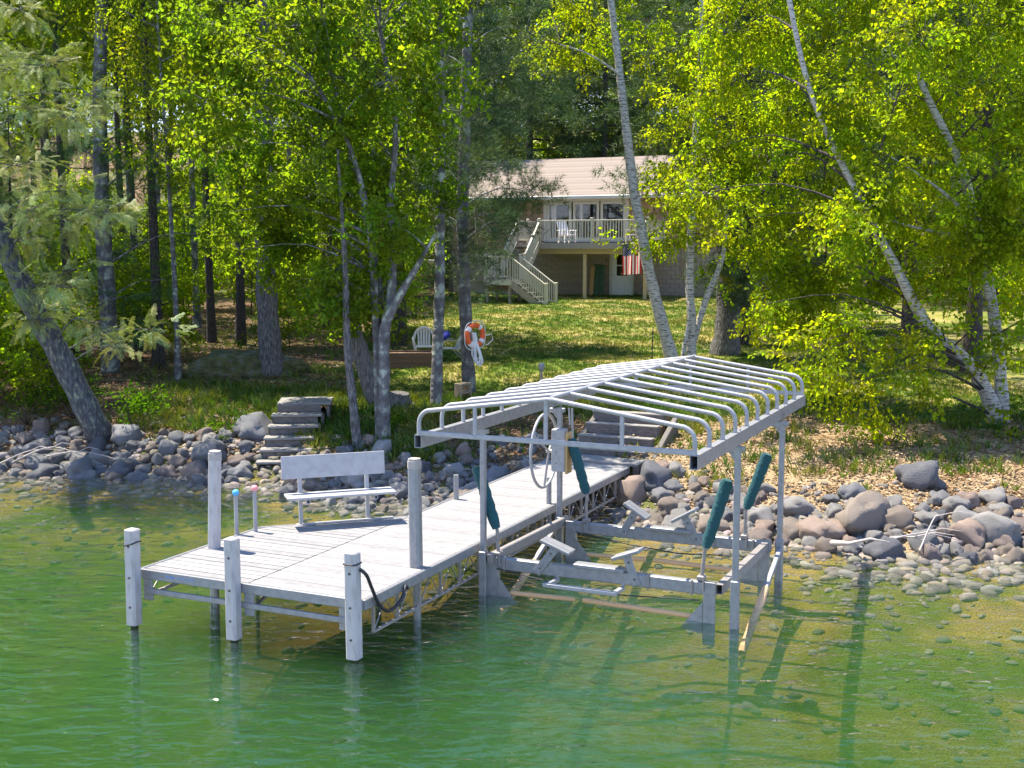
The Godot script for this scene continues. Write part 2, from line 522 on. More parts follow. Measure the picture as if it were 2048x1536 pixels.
func hollow(b: MB, a: Vector3, e: Vector3, w: float, t: float, wall := 0.007) -> void:
	# an open-ended rectangular tube
	var z := (e - a).normalized()
	var x := Vector3.UP.cross(z).normalized()
	var y := z.cross(x)
	for s in [-1.0, 1.0]:
		var o: Vector3 = x * s * (w - wall) * 0.5
		b.bar(a + o, e + o, wall, t - wall * 2.0 - 0.0004)
		o = y * s * (t - wall) * 0.5
		b.bar(a + o, e + o, w, wall)

func truss(parent: Node, a: Vector3, b: Vector3, n: int, drop: float) -> void:
	# bottom chord with uprights and crossing rods below a deck edge
	var dn := Vector3.DOWN * drop
	var c := MB.new()
	c.bar(a + dn, b + dn, 0.035, 0.035, 0.004)
	part("bottom_chord", c, M.metal_dull, parent)
	for i in n + 1:
		var p := a.lerp(b, float(i) / n)
		var u := MB.new()
		u.bar(p, p + dn, 0.03, 0.03)
		part("truss_upright", u, M.metal_dull, parent)
		if i < n:
			var q := a.lerp(b, float(i + 1) / n)
			var mid := (p + q) * 0.5
			var r := MB.new()
			r.tube([p + dn, mid, q + dn], [0.008], 5)
			part("truss_rod", r, M.metal, parent)

func make_dock() -> void:
	var d := thing("boat_dock", "white plank boat dock on aluminium trusses with a wide end platform", "dock", DOCK, FRAME)
	var top := 0.655
	var tones := []
	for k in 4:
		var m: StandardMaterial3D = M.deck.duplicate()
		m.albedo_color = lin(0.265 - 0.017 * k, 0.262 - 0.017 * k, 0.268 - 0.016 * k)
		m.uv1_offset = Vector3(k * 0.37, k * 0.21, k * 0.53)
		tones.append(m)
	var w := 0.15
	var long := MB.new()
	long.box(Vector3.ZERO, Vector3(1.54, 0.03, w - 0.013), 0.005)
	var lm := []
	for t in tones:
		lm.append(long.mesh(t))
	var u := 0.10
	var i := 0
	while u < 8.85:
		put("plank", lm[(i * 7) % 4], d, L(u + w / 2, -0.70 + sin(i * 2.1) * 0.0015, top - 0.015 + sin(i * 3.7) * 0.001))
		u += w
		i += 1
	u = 0.10
	while u < 3.80:
		var x0a := -3.0 if u < 2.4 else lerpf(-3.0, -1.52, (u - 2.4) / 1.42)
		var x0b := -3.0 if u + w < 2.4 else lerpf(-3.0, -1.52, (u + w - 0.013 - 2.4) / 1.42)
		var b := MB.new()
		prism(b, [Vector2(x0a, -u), Vector2(-1.482, -u), Vector2(-1.482, -(u + w - 0.013)), Vector2(x0b, -(u + w - 0.013))], top - 0.03, top + sin(i * 1.7) * 0.001)
		part("plank", b, tones[(i * 5) % 4], d)
		u += w
		i += 1
	# edge beams
	var edges := [[L(0.06, -3.05, 0), L(0.06, 0.09, 0)], [L(0.06, 0.10, 0), L(8.88, 0.10, 0)], [L(0.06, -3.04, 0), L(2.42, -3.04, 0)], [L(2.42, -3.04, 0), L(3.86, -1.52, 0)], [L(3.86, -1.50, 0), L(8.88, -1.50, 0)], [L(0.1, -1.475, -0.05), L(3.8, -1.475, -0.05)]]
	for e in edges:
		var b := MB.new()
		b.bar(e[0] + Vector3(0, top - 0.055, 0), e[1] + Vector3(0, top - 0.055, 0), 0.045, 0.12, 0.008)
		part("edge_beam", b, M.metal, d)
	var k := 0.9
	while k < 8.8:
		var b := MB.new()
		b.bar(L(k, -1.46, top - 0.09), L(k, 0.07, top - 0.09), 0.04, 0.06)
		part("cross_beam", b, M.metal_dull, d)
		k += 1.2
	for kk in [0.9, 2.1]:
		var b := MB.new()
		b.bar(L(kk, -3.0, top - 0.09), L(kk, -1.5, top - 0.09), 0.04, 0.06)
		part("cross_beam", b, M.metal_dull, d)
	truss(d, L(0.25, 0.10, top - 0.11), L(8.7, 0.10, top - 0.11), 16, 0.30)
	truss(d, L(3.9, -1.50, top - 0.11), L(8.7, -1.50, top - 0.11), 9, 0.30)
	truss(d, L(0.2, -3.04, top - 0.11), L(2.4, -3.04, top - 0.11), 4, 0.24)
	# the lower bumper bar along the outer edge
	var fb := MB.new()
	fb.bar(L(0.05, -2.95, 0.40), L(0.05, -0.08, 0.40), 0.035, 0.065, 0.006)
	part("bumper_bar", fb, M.metal, d)
	for p in [[-2.93, 0.35], [-1.44, 0.0], [-0.15, -0.35]]:
		var g := MB.new()
		g.box(L(0.06, p[0], 0.45), Vector3(0.14, 0.34, 0.02), 0.004)
		g.bar(L(0.07, p[0], 0.33), L(0.7, p[0] + p[1], top - 0.12), 0.03, 0.03)
		part("bracket", g, M.metal, d)
	# the maker's mark, too worn to read, on the outer edge beam
	var pm := MB.new()
	for t in 9:
		pm.box(L(0.036, -2.62 + t * 0.045 + (0.02 if t > 2 else 0.0), top - 0.05), Vector3(0.03 if t % 3 else 0.02, 0.024 if t < 3 else 0.014, 0.002))
	part("worn_print", pm, M.print_blue, d)
	# upright posts with vinyl sleeves along the outer edge
	for p in [[-0.02, 0.02, 1.20, 0.5], [-0.03, -1.60, 1.19, 0.0], [-0.10, -3.02, 1.17, -0.6]]:
		var b := MB.new()
		octagon(b, 0.074, 0.015, p[2], 0.30)
		b.box(Vector3(0, p[2] + 0.004, 0), Vector3(0.12, 0.012, 0.12), 0.006)
		var s := part("vinyl_post", b, M.vinyl, d, L(p[0], p[1], 0), Basis(Vector3(0, 0, 1), deg_to_rad(p[3])))
		var q := MB.new()
		q.tube([Vector3(0, -3.0, 0), Vector3(0, 0.1, 0)], [0.045], 8)
		part("pipe", q, M.slimy, s)
		for hh in [0.24, 0.98, 0.60]:
			var c := MB.new()
			c.lathe([Vector2(0, 0.012), Vector2(0.013, 0.010), Vector2(0.016, 0.0)], 8)
			part("bolt", c, M.bolt, s, Vector3(0.005, hh, 0.074), Basis(Vector3.RIGHT, PI / 2))
		if p[1] != -1.60:
			var c := MB.new()
			var pts := []
			for a in 17:
				var t := TAU * a / 16
				pts.append(Vector3(clampf(cos(t) * 0.1, -0.079, 0.079), 1.08 if p[1] > -1 else 1.0 + cos(t) * 0.03, clampf(sin(t) * 0.1, -0.079, 0.079)))
			c.tube(pts, [0.009], 6)
			part("rubber_band", c, M.rubber, s)
	# two taller posts with roped tops
	for p in [[1.24, -2.88, 1.27, -2.5, "vinyl"], [1.52, -0.06, 1.33, 0.6, "metal"]]:
		var b := MB.new()
		octagon(b, 0.07, 0.0, p[2] - 0.12, 0.42)
		var s := part("tall_post", b, M[p[4]], d, L(p[0], p[1], top), Basis(Vector3(0, 0, 1), deg_to_rad(p[3])))
		b = MB.new()
		octagon(b, 0.074, p[2] - 0.119, p[2] - 0.03, 0.42)
		octagon(b, 0.066, p[2] - 0.03, p[2], 0.42)
		part("wood_cap", b, M.stick, s)
		b = MB.new()
		b.tube([Vector3(0, -3.4, 0), Vector3(0, -0.05, 0)], [0.05], 8)
		part("pipe", b, M.metal, s)
	for p in [[5.2, -1.42, 0.38], [5.5, 0.0, 0.40], [0.9, -2.6, 0.0], [3.0, -1.5, -0.1], [8.6, 0.0, -0.1]]:
		var b := MB.new()
		b.tube([L(p[0], p[1], -3.0), L(p[0], p[1], top + p[2])], [0.042], 8)
		part("support_pipe", b, M.metal, d)
	# steadying pipes with ball caps
	for p in [[1.95, -3.07, 0.55, "blue"], [2.18, -2.93, 0.58, "pink"]]:
		var b := MB.new()
		b.tube([Vector3(0, -3.4, 0), Vector3(0, p[2], 0)], [0.028], 10)
		for q in 4:
			b.box(Vector3(0, 0.1 + q * 0.12, 0.028), Vector3(0.01, 0.014, 0.004))
		var t := thing("pipe_stake", "thin white pipe stake capped with a %s ball beside the dock platform" % p[3], "stake", DOCK + FRAME * L(p[0], p[1], top), FRAME, "ball capped pipe stakes")
		part("pipe", b, M.white_metal, t)
		b = MB.new()
		var prof := []
		for a in 9:
			var th := -PI / 2 + PI * a / 8.0
			prof.append(Vector2(0.046 * cos(th), 0.046 * sin(th)))
		b.lathe(prof, 14)
		part("ball", b, M[p[3]], t, Vector3(0, p[2] + 0.02, 0))
	make_bench(top)
	# black rope from the corner post down to the truss
	var rp := MB.new()
	var path := [L(0.0, 0.09, 1.02), L(0.04, 0.15, 0.95), L(0.12, 0.16, 0.80), L(0.26, 0.16, 0.58), L(0.40, 0.16, 0.46), L(0.52, 0.16, 0.42), L(0.68, 0.16, 0.44), L(0.80, 0.16, 0.50), L(0.90, 0.145, 0.60), L(0.95, 0.14, 0.56)]
	rp.tube(smooth(path, 4), [0.02], 8)
	var ro := part("mooring_rope", rp, M.rubber, self, DOCK, FRAME)
	tag(ro, "black mooring rope drooping from a dock corner post to the truss", "rope")

func smooth(p: Array, k: int) -> Array:
	var o := []
	for i in p.size() - 1:
		var a: Vector3 = p[maxi(i - 1, 0)]; var b: Vector3 = p[i]; var c: Vector3 = p[i + 1]; var d: Vector3 = p[mini(i + 2, p.size() - 1)]
		for j in k:
			o.append(b.cubic_interpolate(c, a, d, float(j) / k))
	o.append(p[-1])
	return o

func make_bench(top: float) -> void:
	# stands on the cut corner of the platform and faces over the dock
	var a := L(2.78, -2.60, 0); var b := L(3.44, -1.92, 0)
	var x := (b - a).normalized()
	var mid := (a + b) * 0.5
	var turn := Basis(x, Vector3.UP, x.cross(Vector3.UP))
	var t := thing("dock_bench", "white metal bench with a long back panel on the dock platform", "bench", DOCK + FRAME * (mid + Vector3(0, top, 0)), FRAME * turn)
	var hw := (b - a).length() / 2
	for s in [-1, 1]:
		var m := MB.new()
		m.bar(Vector3(hw * s, 0, 0), Vector3(hw * s, 0.93, -0.10), 0.055, 0.05, 0.006, Vector3.BACK)
		part("leg", m, M.bench, t)
		m = MB.new()
		hollow(m, Vector3(hw * s + 0.055, 0.38, -0.06), Vector3(hw * s + 0.055, 0.38, 0.30), 0.05, 0.055)
		part("seat_bracket", m, M.bench, t)
		m = MB.new()
		m.box(Vector3(hw * s, 0.004, 0.0), Vector3(0.13, 0.012, 0.11), 0.003)
		part("foot_plate", m, M.bench, t)
	var m := MB.new()
	m.box(Vector3(0.06, 0.43, 0.13), Vector3(1.52, 0.035, 0.36), 0.006)
	part("seat", m, M.bench, t)
	m = MB.new()
	m.box(Vector3(0, 0.81, -0.04), Vector3(1.46, 0.32, 0.025), 0.004, Basis(Vector3.RIGHT, -0.1))
	part("backrest", m, M.bench, t)
	m = MB.new()
	m.box(Vector3(0.18, 0.018, 0.05), Vector3(1.3, 0.03, 0.04), 0.004)
	part("foot_rail", m, M.bench, t)

func make_lift() -> void:
	var t := thing("boat_lift", "aluminium boat lift with a bare canopy frame beside the dock", "boat lift", DOCK, FRAME)
	# corner posts
	for p in [[2.8, 0.22, 0.0], [2.8, 3.54, 0.0], [5.05, 3.58, 0.0], [5.05, 0.36, 0.0]]:
		var b := MB.new()
		b.box(L(p[0], p[1], 1.25), Vector3(0.07, 1.9, 0.07), 0.008)
		var s := part("corner_post", b, M.metal, t)
		b = MB.new()
		b.box(L(p[0], p[1], -0.80), Vector3(0.10, 2.76, 0.10), 0.01)
		part("lower_sleeve", b, M.metal, s)
		b = MB.new()
		b.box(L(p[0], p[1], 2.16), Vector3(0.16, 0.06, 0.05), 0.006)
		b.flat(L(p[0], p[1] - 0.01, 2.13), L(p[0], p[1] - 0.15, 2.16), L(p[0], p[1] - 0.01, 1.98), Vector3(0, 0, 1))
		b.box(L(p[0], p[1] - 0.06, 2.15), Vector3(0.22, 0.07, 0.06), 0.006)
		part("post_bracket", b, M.metal, s)
		for dv in [-0.1, 0.02]:
			b = MB.new()
			b.tube([L(p[0], p[1] + dv, 2.1), L(p[0], p[1] + dv, 2.40)], [0.008], 5)
			part("clamp_bolt", b, M.metal_dull, s)
	make_canopy(t)
	# side beams
	var sb := MB.new()
	sb.bar(L(2.75, 0.33, 0.50), L(5.1, 0.45, 0.53), 0.075, 0.13, 0.01)
	part("side_beam", sb, M.metal_dull, t)
	sb = MB.new()
	hollow(sb, L(2.75, 3.36, 0.46), L(5.05, 3.42, 0.49), 0.085, 0.12)
	part("side_beam", sb, M.metal_dull, t)
	# lifting beams across, legs, bunks
	for k in 2:
		var u := 2.90 if k == 0 else 5.0
		var v0 := 0.25 if k == 0 else 0.5
		var v1 := 3.30 if k == 0 else 3.48
		var h := 0.42 if k == 0 else 0.47
		var b := MB.new()
		b.bar(L(u, v0, h), L(u, v1, h), 0.10, 0.16, 0.012)
		var beam := part("lifting_beam", b, M.metal, t)
		for s in [-1, 1]:
			b = MB.new()
			var v: float = (v0 + 0.08) if s < 0 else (v1 - 0.08)
			b.box(L(u - 0.062, v, h - 0.30), Vector3(0.15, 0.78, 0.02), 0.004)
			b.box(L(u - 0.02, v - s * 0.07, h - 0.30), Vector3(0.015, 0.78, 0.07), 0.003)
			var leg := part("leg_plate", b, M.metal, t)
			b = MB.new()
			b.flat(L(u - 0.07, v + s * -0.08, h - 0.16), L(u - 0.07, v + s * -0.08, h - 0.55), L(u - 0.07, v + s * -0.36, h - 0.52), Vector3(0, 0, 1))
			b.flat(L(u - 0.055, v + s * -0.08, h - 0.16), L(u - 0.055, v + s * -0.08, h - 0.55), L(u - 0.055, v + s * -0.36, h - 0.52), Vector3(0, 0, -1))
			b.quad(L(u - 0.07, v + s * -0.08, h - 0.16), L(u - 0.055, v + s * -0.08, h - 0.16), L(u - 0.055, v + s * -0.36, h - 0.52), L(u - 0.07, v + s * -0.36, h - 0.52), Vector3(-s, 1, 0))
			part("gusset", b, M.metal, leg)
		# weathered cross pipe at the waterline in two lengths
		var hp := 0.045 if k == 0 else 0.085
		b = MB.new()
		b.tube([L(u, v0 + 0.32, hp - 0.01), L(u, v0 + 1.20, hp + 0.015)], [0.032], 8)
		part("cross_pipe", b, M.algae_wood, t)
		b = MB.new()
		b.tube([L(u, v0 + 1.32, hp + 0.02), L(u, v1 - 0.2, hp)], [0.034], 8)
		part("cross_pipe", b, M.algae_wood, t)
		# cable under the beam
		b = MB.new()
		b.tube([L(u - 0.08, v0 + 0.15, h - 0.06), L(u - 0.08, v0 + 1.0, h - 0.16), L(u - 0.08, v0 + 1.7, h - 0.21), L(u - 0.08, v1 - 0.2, h - 0.14)], [0.008], 5)
		part("cable", b, M.dark, t)
		# V bunks on arms
		var pads := [[1.02, 1.42, 0.80, 0.66, 0.95], [1.98, 2.34, 0.66, 0.80, 2.3]] if k == 0 else [[1.40, 1.74, 0.90, 0.70, 1.35], [2.10, 2.44, 0.70, 0.90, 2.5]]
		for p in pads:
			b = MB.new()
			var a := L(u, p[0], p[2]); var e := L(u, p[1], p[3])
			var along := (e - a).normalized()
			var up := Vector3(0, 0, 1).cross(along).normalized()
			if up.y < 0: up = -up
			var across := along.cross(up)
			for sd in [-0.062, 0.062]:
				b.box((a + e) * 0.5 + across * sd, Vector3((e - a).length(), 0.045, 0.104), 0.008, Basis(along, up, across))
			b.box((a + e) * 0.5 - up * 0.012, Vector3((e - a).length() - 0.02, 0.018, 0.04), 0.0, Basis(along, up, across))
			var pad := part("bunk", b, M.metal, t)
			b = MB.new()
			var foot := L(u, p[4], h - 0.06)
			b.bar((a + e) * 0.5 - up * 0.02 + Vector3(0, 0, 0.06), foot + Vector3(0, 0, 0.06), 0.11, 0.015, 0.003, Vector3.BACK)
			part("bunk_arm", b, M.metal, t)
			for q in [0.25, 0.8]:
				var c := MB.new()
				c.lathe([Vector2(0, 0.012), Vector2(0.012, 0.008), Vector2(0.014, 0.0)], 8)
				part("bolt", c, M.bolt, pad, ((a + e) * 0.5).lerp(foot, q) + Vector3(0, 0, 0.068), Basis(Vector3.RIGHT, PI / 2))
		b = MB.new()
		b.box(L(u - 0.02, v0 + 1.55, h + 0.105), Vector3(0.68, 0.05, 0.16), 0.008)
		part("bunk", b, M.metal, t)
		# stops along the beam
		for q in [0.25, 2.2, 2.75]:
			b = MB.new()
			b.box(L(u - 0.06, v0 + q, h), Vector3(0.03, 0.19, 0.03), 0.004)
			part("clamp", b, M.metal_dull, beam)
	# boarding step hanging in front of the near beam
	var st := MB.new()
	st.bar(L(2.86, 1.24, 0.30), L(2.58, 1.20, 0.30), 0.06, 0.05, 0.006)
	st.bar(L(2.86, 2.12, 0.30), L(2.58, 2.10, 0.30), 0.06, 0.05, 0.006)
	st.bar(L(2.58, 1.16, 0.30), L(2.58, 2.14, 0.30), 0.06, 0.05, 0.006)
	st.bar(L(2.86, 1.24, 0.30), L(2.86, 1.24, 0.36), 0.03, 0.03)
	st.bar(L(2.86, 2.12, 0.30), L(2.86, 2.12, 0.36), 0.03, 0.03)
	part("boarding_step", st, M.white_metal, t)
	# guide posts with teal sleeves
	for g in [[2.9, 0.39, 0.52, 0.36, 0.90, 0.08, 1.70], [2.9, 3.10, 0.52, 3.15, 0.95, 3.40, 1.79], [5.0, 0.80, 0.56, 0.80, 1.0, 0.56, 1.79], [5.0, 3.11, 0.56, 3.13, 1.0, 3.40, 1.77]]:
		var b := MB.new()
		var a := L(g[0], g[1], g[2]); var m := L(g[0], g[3], g[4]); var e := L(g[0], g[5], g[6])
		b.tube(smooth([a, a.lerp(m, 0.5), m, m.lerp(e, 0.5)], 4), [0.024], 8)
		var gp := part("guide_post", b, M.metal_dull, t)
		b = MB.new()
		b.box(a + Vector3(0, 0.02, 0), Vector3(0.09, 0.06, 0.12), 0.01)
		b.tube([a + Vector3(0.05, -0.12, 0.08), a + Vector3(0.05, 0.05, 0.08)], [0.012], 6)
		part("clamp", b, M.metal_dull, gp)
		b = MB.new()
		var pts := []; var rad := []
		for q in 15:
			var f := q / 14.0
			pts.append(m.lerp(e, f) + Vector3(0, -0.03, 0))
			rad.append(0.068 + 0.006 * sin(q * 2.3 + g[1] * 5.0) + (0.012 * f) - (0.022 if q == 0 or q == 14 else 0.0))
		b.tube(pts, rad, 12)
		part("sleeve", b, M.teal, gp)
	# diagonal braces running down into the water
	for p in [[3.60, 1.0], [0.34, -1.0]]:
		var b := MB.new()
		var a := L(5.0, p[0], 0.45); var e := L(2.95, p[0], -0.35)
		b.bar(a, a.lerp(e, 0.42), 0.06, 0.06, 0.006)
		var br := part("brace", b, M.metal, t)
		b = MB.new()
		var pts := []
		for q in 8:
			pts.append(a.lerp(e, 0.40 + 0.6 * q / 7.0))
		b.tube(pts, [0.045, 0.05, 0.055, 0.05, 0.06, 0.055, 0.06, 0.05], 8)
		part("weedy_brace_end", b, M.algae_wood, br)
	# winch on the shoreward corner post
	var wb := MB.new()
	wb.box(L(4.95, 0.40, 1.59), Vector3(0.20, 0.62, 0.16), 0.01)
	var wn := part("winch_box", wb, M.white_metal, t)
	wb = MB.new()
	wb.box(L(5.0, 0.515, 1.55), Vector3(0.03, 0.6, 0.20), 0.004)
	part("side_board", wb, M.tan_wood, wn)
	for q in [0.12, -0.02, -0.18]:
		var c := MB.new()
		c.lathe([Vector2(0, 0.01), Vector2(0.014, 0.006), Vector2(0.016, 0.0)], 8)
		part("bolt", c, M.metal_dull, wn, L(4.869, 0.37, 1.59 + q), Basis(Vector3.RIGHT, PI / 2))
	var rim := []
	for q in 33:
		var th := TAU * q / 32
		rim.append(L(5.02 + 0.50 * cos(th), 0.13, 1.55 + 0.54 * sin(th)))
	var wh := MB.new()
	wh.tube(rim, [0.022], 8, false)
	for q in 3:
		var th := 0.5 + TAU * q / 3
		wh.tube([L(5.02, 0.20, 1.55), L(5.02 + 0.50 * cos(th), 0.13, 1.55 + 0.54 * sin(th))], [0.018], 6)
	wh.tube([L(5.02, 0.16, 1.55), L(5.02, 0.34, 1.55)], [0.03], 8)
	part("winch_wheel", wh, M.white_metal, t)
	for q in [[5.05, 0.50, 2.2, 1.95], [5.02, 0.56, 2.2, 1.7]]:
		var c := MB.new()
		c.tube([L(q[0], q[1], q[2]), L(q[0] - 0.03, q[1] + 0.03, q[3])], [0.016], 6)
		part("pulley_strap", c, M.metal, t)

func make_canopy(t: Node3D) -> void:
	var frame := Node3D.new()
	frame.name = "canopy_frame"
	t.add_child(frame)
	var u0 := 1.0; var u1 := 6.62
	var v0 := 0.28; var v1 := 3.53
	for v in [v0, v1]:
		var b := MB.new()
		hollow(b, L(u0 - 0.02, v, 2.295), L(u1, v, 2.295), 0.09, 0.15, 0.008)
		part("side_rail", b, M.metal, frame)
	for i in 11:
		var u := lerpf(u0 + 0.01, u1 - 0.04, i / 10.0)
		var mid := (v0 + v1) * 0.5
		var p := [L(u, v0, 2.36)]
		for a in 7:
			var th := (PI / 2) * a / 6.0
			p.append(L(u, v0 + 0.16 - 0.16 * cos(th), 2.50 + 0.16 * sin(th)))
		p.append(L(u, mid - 0.03, 2.86))
		p.append(L(u, mid + 0.03, 2.86))
		for a in 7:
			var th := (PI / 2) * (6 - a) / 6.0
			p.append(L(u, v1 - 0.16 + 0.16 * cos(th), 2.50 + 0.16 * sin(th)))
		p.append(L(u, v1, 2.36))
		var b := MB.new()
		b.tube(p, [0.026], 8)
		part("bow", b, M.white_metal, frame)
		if i == 0 or i == 10:
			b = MB.new()
			b.bar(L(u, v0, 2.39), L(u, v1, 2.39), 0.04, 0.055, 0.006)
			part("end_bar", b, M.white_metal, frame)
			for f in [0.22, 0.485, 0.755]:
				b = MB.new()
				var top: float = 2.66 + 0.20 * (1.0 - absf(f - 0.5) / 0.45)
				b.box(L(u, lerpf(v0, v1, f), (2.40 + top) / 2), Vector3(0.04, top - 2.40, 0.04), 0.005)
				part("end_strut", b, M.white_metal, frame)
	var rg := MB.new()
	rg.tube([L(u0, (v0 + v1) / 2, 2.875), L(u1, (v0 + v1) / 2, 2.875)], [0.024], 8)
	part("ridge_tube", rg, M.white_metal, frame)

const HOME := Vector3(5.16, 2.24, -56.4)               # foot of the cellar door; x runs along the wall, z out towards the lake

func rail_run(parent: Node, a: Vector3, b: Vector3, posts: Array, gap := 0.13, h := 1.0) -> void:
	# a railing between two points of a floor or a stair: rails, balusters, posts at the given shares
	var y := Vector3.UP
	for q in [h, 0.12]:
		var m := MB.new()
		m.bar(a + y * q, b + y * q, 0.085 if q > 0.5 else 0.05, 0.05, 0.006)
		part("handrail" if q > 0.5 else "bottom_rail", m, M.rail, parent)
	var n := int((b - a).length() / gap)
	var bm := MB.new()
	bm.box(Vector3(0, h / 2 + 0.06, 0), Vector3(0.038, h - 0.14, 0.038))
	var bmesh := bm.mesh(M.rail)
	for i in range(1, n):
		put("baluster", bmesh, parent, a.lerp(b, float(i) / n))
	var pm := MB.new()
	pm.box(Vector3(0, h / 2 + 0.03, 0), Vector3(0.10, h + 0.10, 0.10), 0.008)
	pm.box(Vector3(0, h + 0.10, 0), Vector3(0.13, 0.04, 0.13), 0.012)
	var pmesh := pm.mesh(M.rail)
	for f in posts:
		put("rail_post", pmesh, parent, a.lerp(b, f))

func make_house() -> void:
	var hs := thing("lake_house", "brown board house on a grey block cellar with shingled roof", "house", HOME, FRAME)
	var x0 := -9.2; var x1 := 7.6; var deep := 8.0
	var cellar := 2.18; var eave := 4.70
	# core of the walls, closed on all sides, with openings for the glass
	var core := MB.new()
	core.box(Vector3((x0 - 4.05) / 2, 2.2, -0.22), Vector3(-4.05 - x0, 5.0, 0.2))
	core.box(Vector3((0.38 + x1) / 2 + 0.1, 3.4, -0.22), Vector3(x1 - 0.58, 2.6, 0.2))
	core.box(Vector3(-1.75, 4.66, -0.22), Vector3(4.7, 0.2, 0.2))
	core.box(Vector3(-2.3, 1.0, -0.22), Vector3(3.5, 2.9, 0.2))
	core.box(Vector3((0.6 + x1) / 2, 0.8, -0.22), Vector3(x1 - 0.6, 2.9, 0.2))
	core.box(Vector3(0.1, 2.3, -0.22), Vector3(1.4, 0.35, 0.2))
	part("wall_core", core, M.mortar, hs)
	core = MB.new()
	core.box(Vector3((x0 + x1) / 2, 2.2, -deep), Vector3(x1 - x0, 5.0, 0.2))
	core.box(Vector3(x0 + 0.1, 2.2, -deep / 2), Vector3(0.2, 5.0, deep))
	core.box(Vector3(x1 - 0.1, 2.2, -deep / 2), Vector3(0.2, 5.0, deep))
	core.box(Vector3((x0 + x1) / 2, 2.3, -deep / 2 - 0.2), Vector3(x1 - x0 - 0.5, 0.2, deep - 0.6))
	core.box(Vector3((x0 + x1) / 2, -0.4, -deep / 2 - 0.2), Vector3(x1 - x0 - 0.5, 0.2, deep - 0.6))
	part("inner_wall", core, M.room, hs)
	# upright boards with battens
	var bw := 0.305
	var full := MB.new()
	full.box(Vector3(0, (cellar + eave) / 2 + 0.02, -0.06), Vector3(bw - 0.012, eave - cellar, 0.03), 0.004)
	var over := MB.new()
	over.box(Vector3(0, 4.635, -0.06), Vector3(bw - 0.012, 0.13, 0.03), 0.004)
	var tone := []
	for k in 3:
		var m: StandardMaterial3D = M.siding.duplicate()
		m.albedo_color = lin(0.40 + 0.03 * k, 0.26 + 0.02 * k, 0.17 + 0.015 * k)
		tone.append([full.mesh(m), over.mesh(m)])
	var bt := MB.new()
	bt.box(Vector3(0, (cellar + eave) / 2 + 0.02, -0.035), Vector3(0.04, eave - cellar, 0.02), 0.003)
	var btm := bt.mesh(M.siding)
	var x := x0
	var i := 0
	while x < x1 - bw:
		var c := x + bw / 2
		var above := c > -4.05 and c < 0.38
		put("siding_board", tone[(i * 5 + i / 3) % 3][1 if above else 0], hs, Vector3(c, 0, 0))
		if not above:
			put("batten", btm, hs, Vector3(x, 0, 0))
		x += bw
		i += 1
	# block wall of the cellar
	var blk := []
	for k in 3:
		var m: StandardMaterial3D = M.block.duplicate()
		m.albedo_color = lin(0.345 + 0.02 * k, 0.29 + 0.016 * k, 0.245 + 0.012 * k)
		var b := MB.new()
		b.box(Vector3.ZERO, Vector3(0.39, 0.19, 0.1), 0.006)
		blk.append(b.mesh(m))
	var row := 0
	var y := -0.10
	while y < cellar - 0.05:
		x = -5.6 + (0.2 if row % 2 else 0.0)
		while x < 5.2:
			if not (x > -0.62 and x < 0.62 and y < 2.16):
				put("block", blk[(row * 3 + int(x * 7.0 + 100)) % 3], hs, Vector3(x, y, -0.07))
			x += 0.4
		y += 0.2
		row += 1
	# big sliding window
	var fr := MB.new()
	fr.box(Vector3(-1.83, 4.50, -0.02), Vector3(4.30, 0.14, 0.14), 0.008)
	fr.box(Vector3(-3.92, 3.5, -0.02), Vector3(0.16, 1.9, 0.14), 0.008)
	fr.box(Vector3(0.26, 3.5, -0.02), Vector3(0.16, 1.9, 0.14), 0.008)
	fr.box(Vector3(-1.83, 2.55, -0.02), Vector3(4.30, 0.08, 0.14), 0.008)
	var win := part("sliding_window", fr, M.trim, hs)
	for p in [[-3.20, 1.26], [-1.83, 1.32], [-0.46, 1.26]]:
		var s := MB.new()
		var hw: float = p[1] / 2
		var zz := -0.05 if p[0] == -1.83 else -0.03
		s.box(Vector3(p[0] - hw + 0.06, 3.5, zz), Vector3(0.13, 1.84, 0.06), 0.006)
		s.box(Vector3(p[0] + hw - 0.06, 3.5, zz), Vector3(0.13, 1.84, 0.06), 0.006)
		s.box(Vector3(p[0], 4.36, zz), Vector3(p[1] - 0.26, 0.12, 0.06), 0.006)
		s.box(Vector3(p[0], 2.67, zz), Vector3(p[1] - 0.26, 0.14, 0.06), 0.006)
		part("sash", s, M.trim, win)
		s = MB.new()
		s.box(Vector3(p[0], 3.51, zz), Vector3(p[1] - 0.25, 1.58, 0.008))
		part("pane", s, M.glass, win)
	for p in [[-3.62, 0.26], [-2.2, 0.16]]:
		var s := MB.new()
		for q in 6:
			s.box(Vector3(p[0] + (q - 2.5) * p[1] / 6, 3.5, -0.36 + 0.02 * (q % 2)), Vector3(p[1] / 5.5, 1.8, 0.02), 0.006)
		part("curtain", s, M.white_cloth, win)
	# cellar door
	var db := MB.new()
	db.box(Vector3(-0.55, 1.03, -0.03), Vector3(0.10, 2.16, 0.12), 0.006)
	db.box(Vector3(0.55, 1.03, -0.03), Vector3(0.10, 2.16, 0.12), 0.006)
	db.box(Vector3(0, 2.08, -0.03), Vector3(1.0, 0.08, 0.12), 0.006)
	part("door_frame", db, M.trim, hs)
	db = MB.new()
	db.box(Vector3(0, 0.48, -0.05), Vector3(0.98, 0.92, 0.05), 0.006)
	db.box(Vector3(-0.38, 1.48, -0.05), Vector3(0.22, 1.08, 0.05), 0.006)
	db.box(Vector3(0.38, 1.48, -0.05), Vector3(0.22, 1.08, 0.05), 0.006)
	db.box(Vector3(0, 1.98, -0.05), Vector3(0.55, 0.10, 0.05), 0.006)
	db.box(Vector3(0, 1.42, -0.045), Vector3(0.55, 0.05, 0.05), 0.006)
	var door := part("cellar_door", db, M.door, hs)
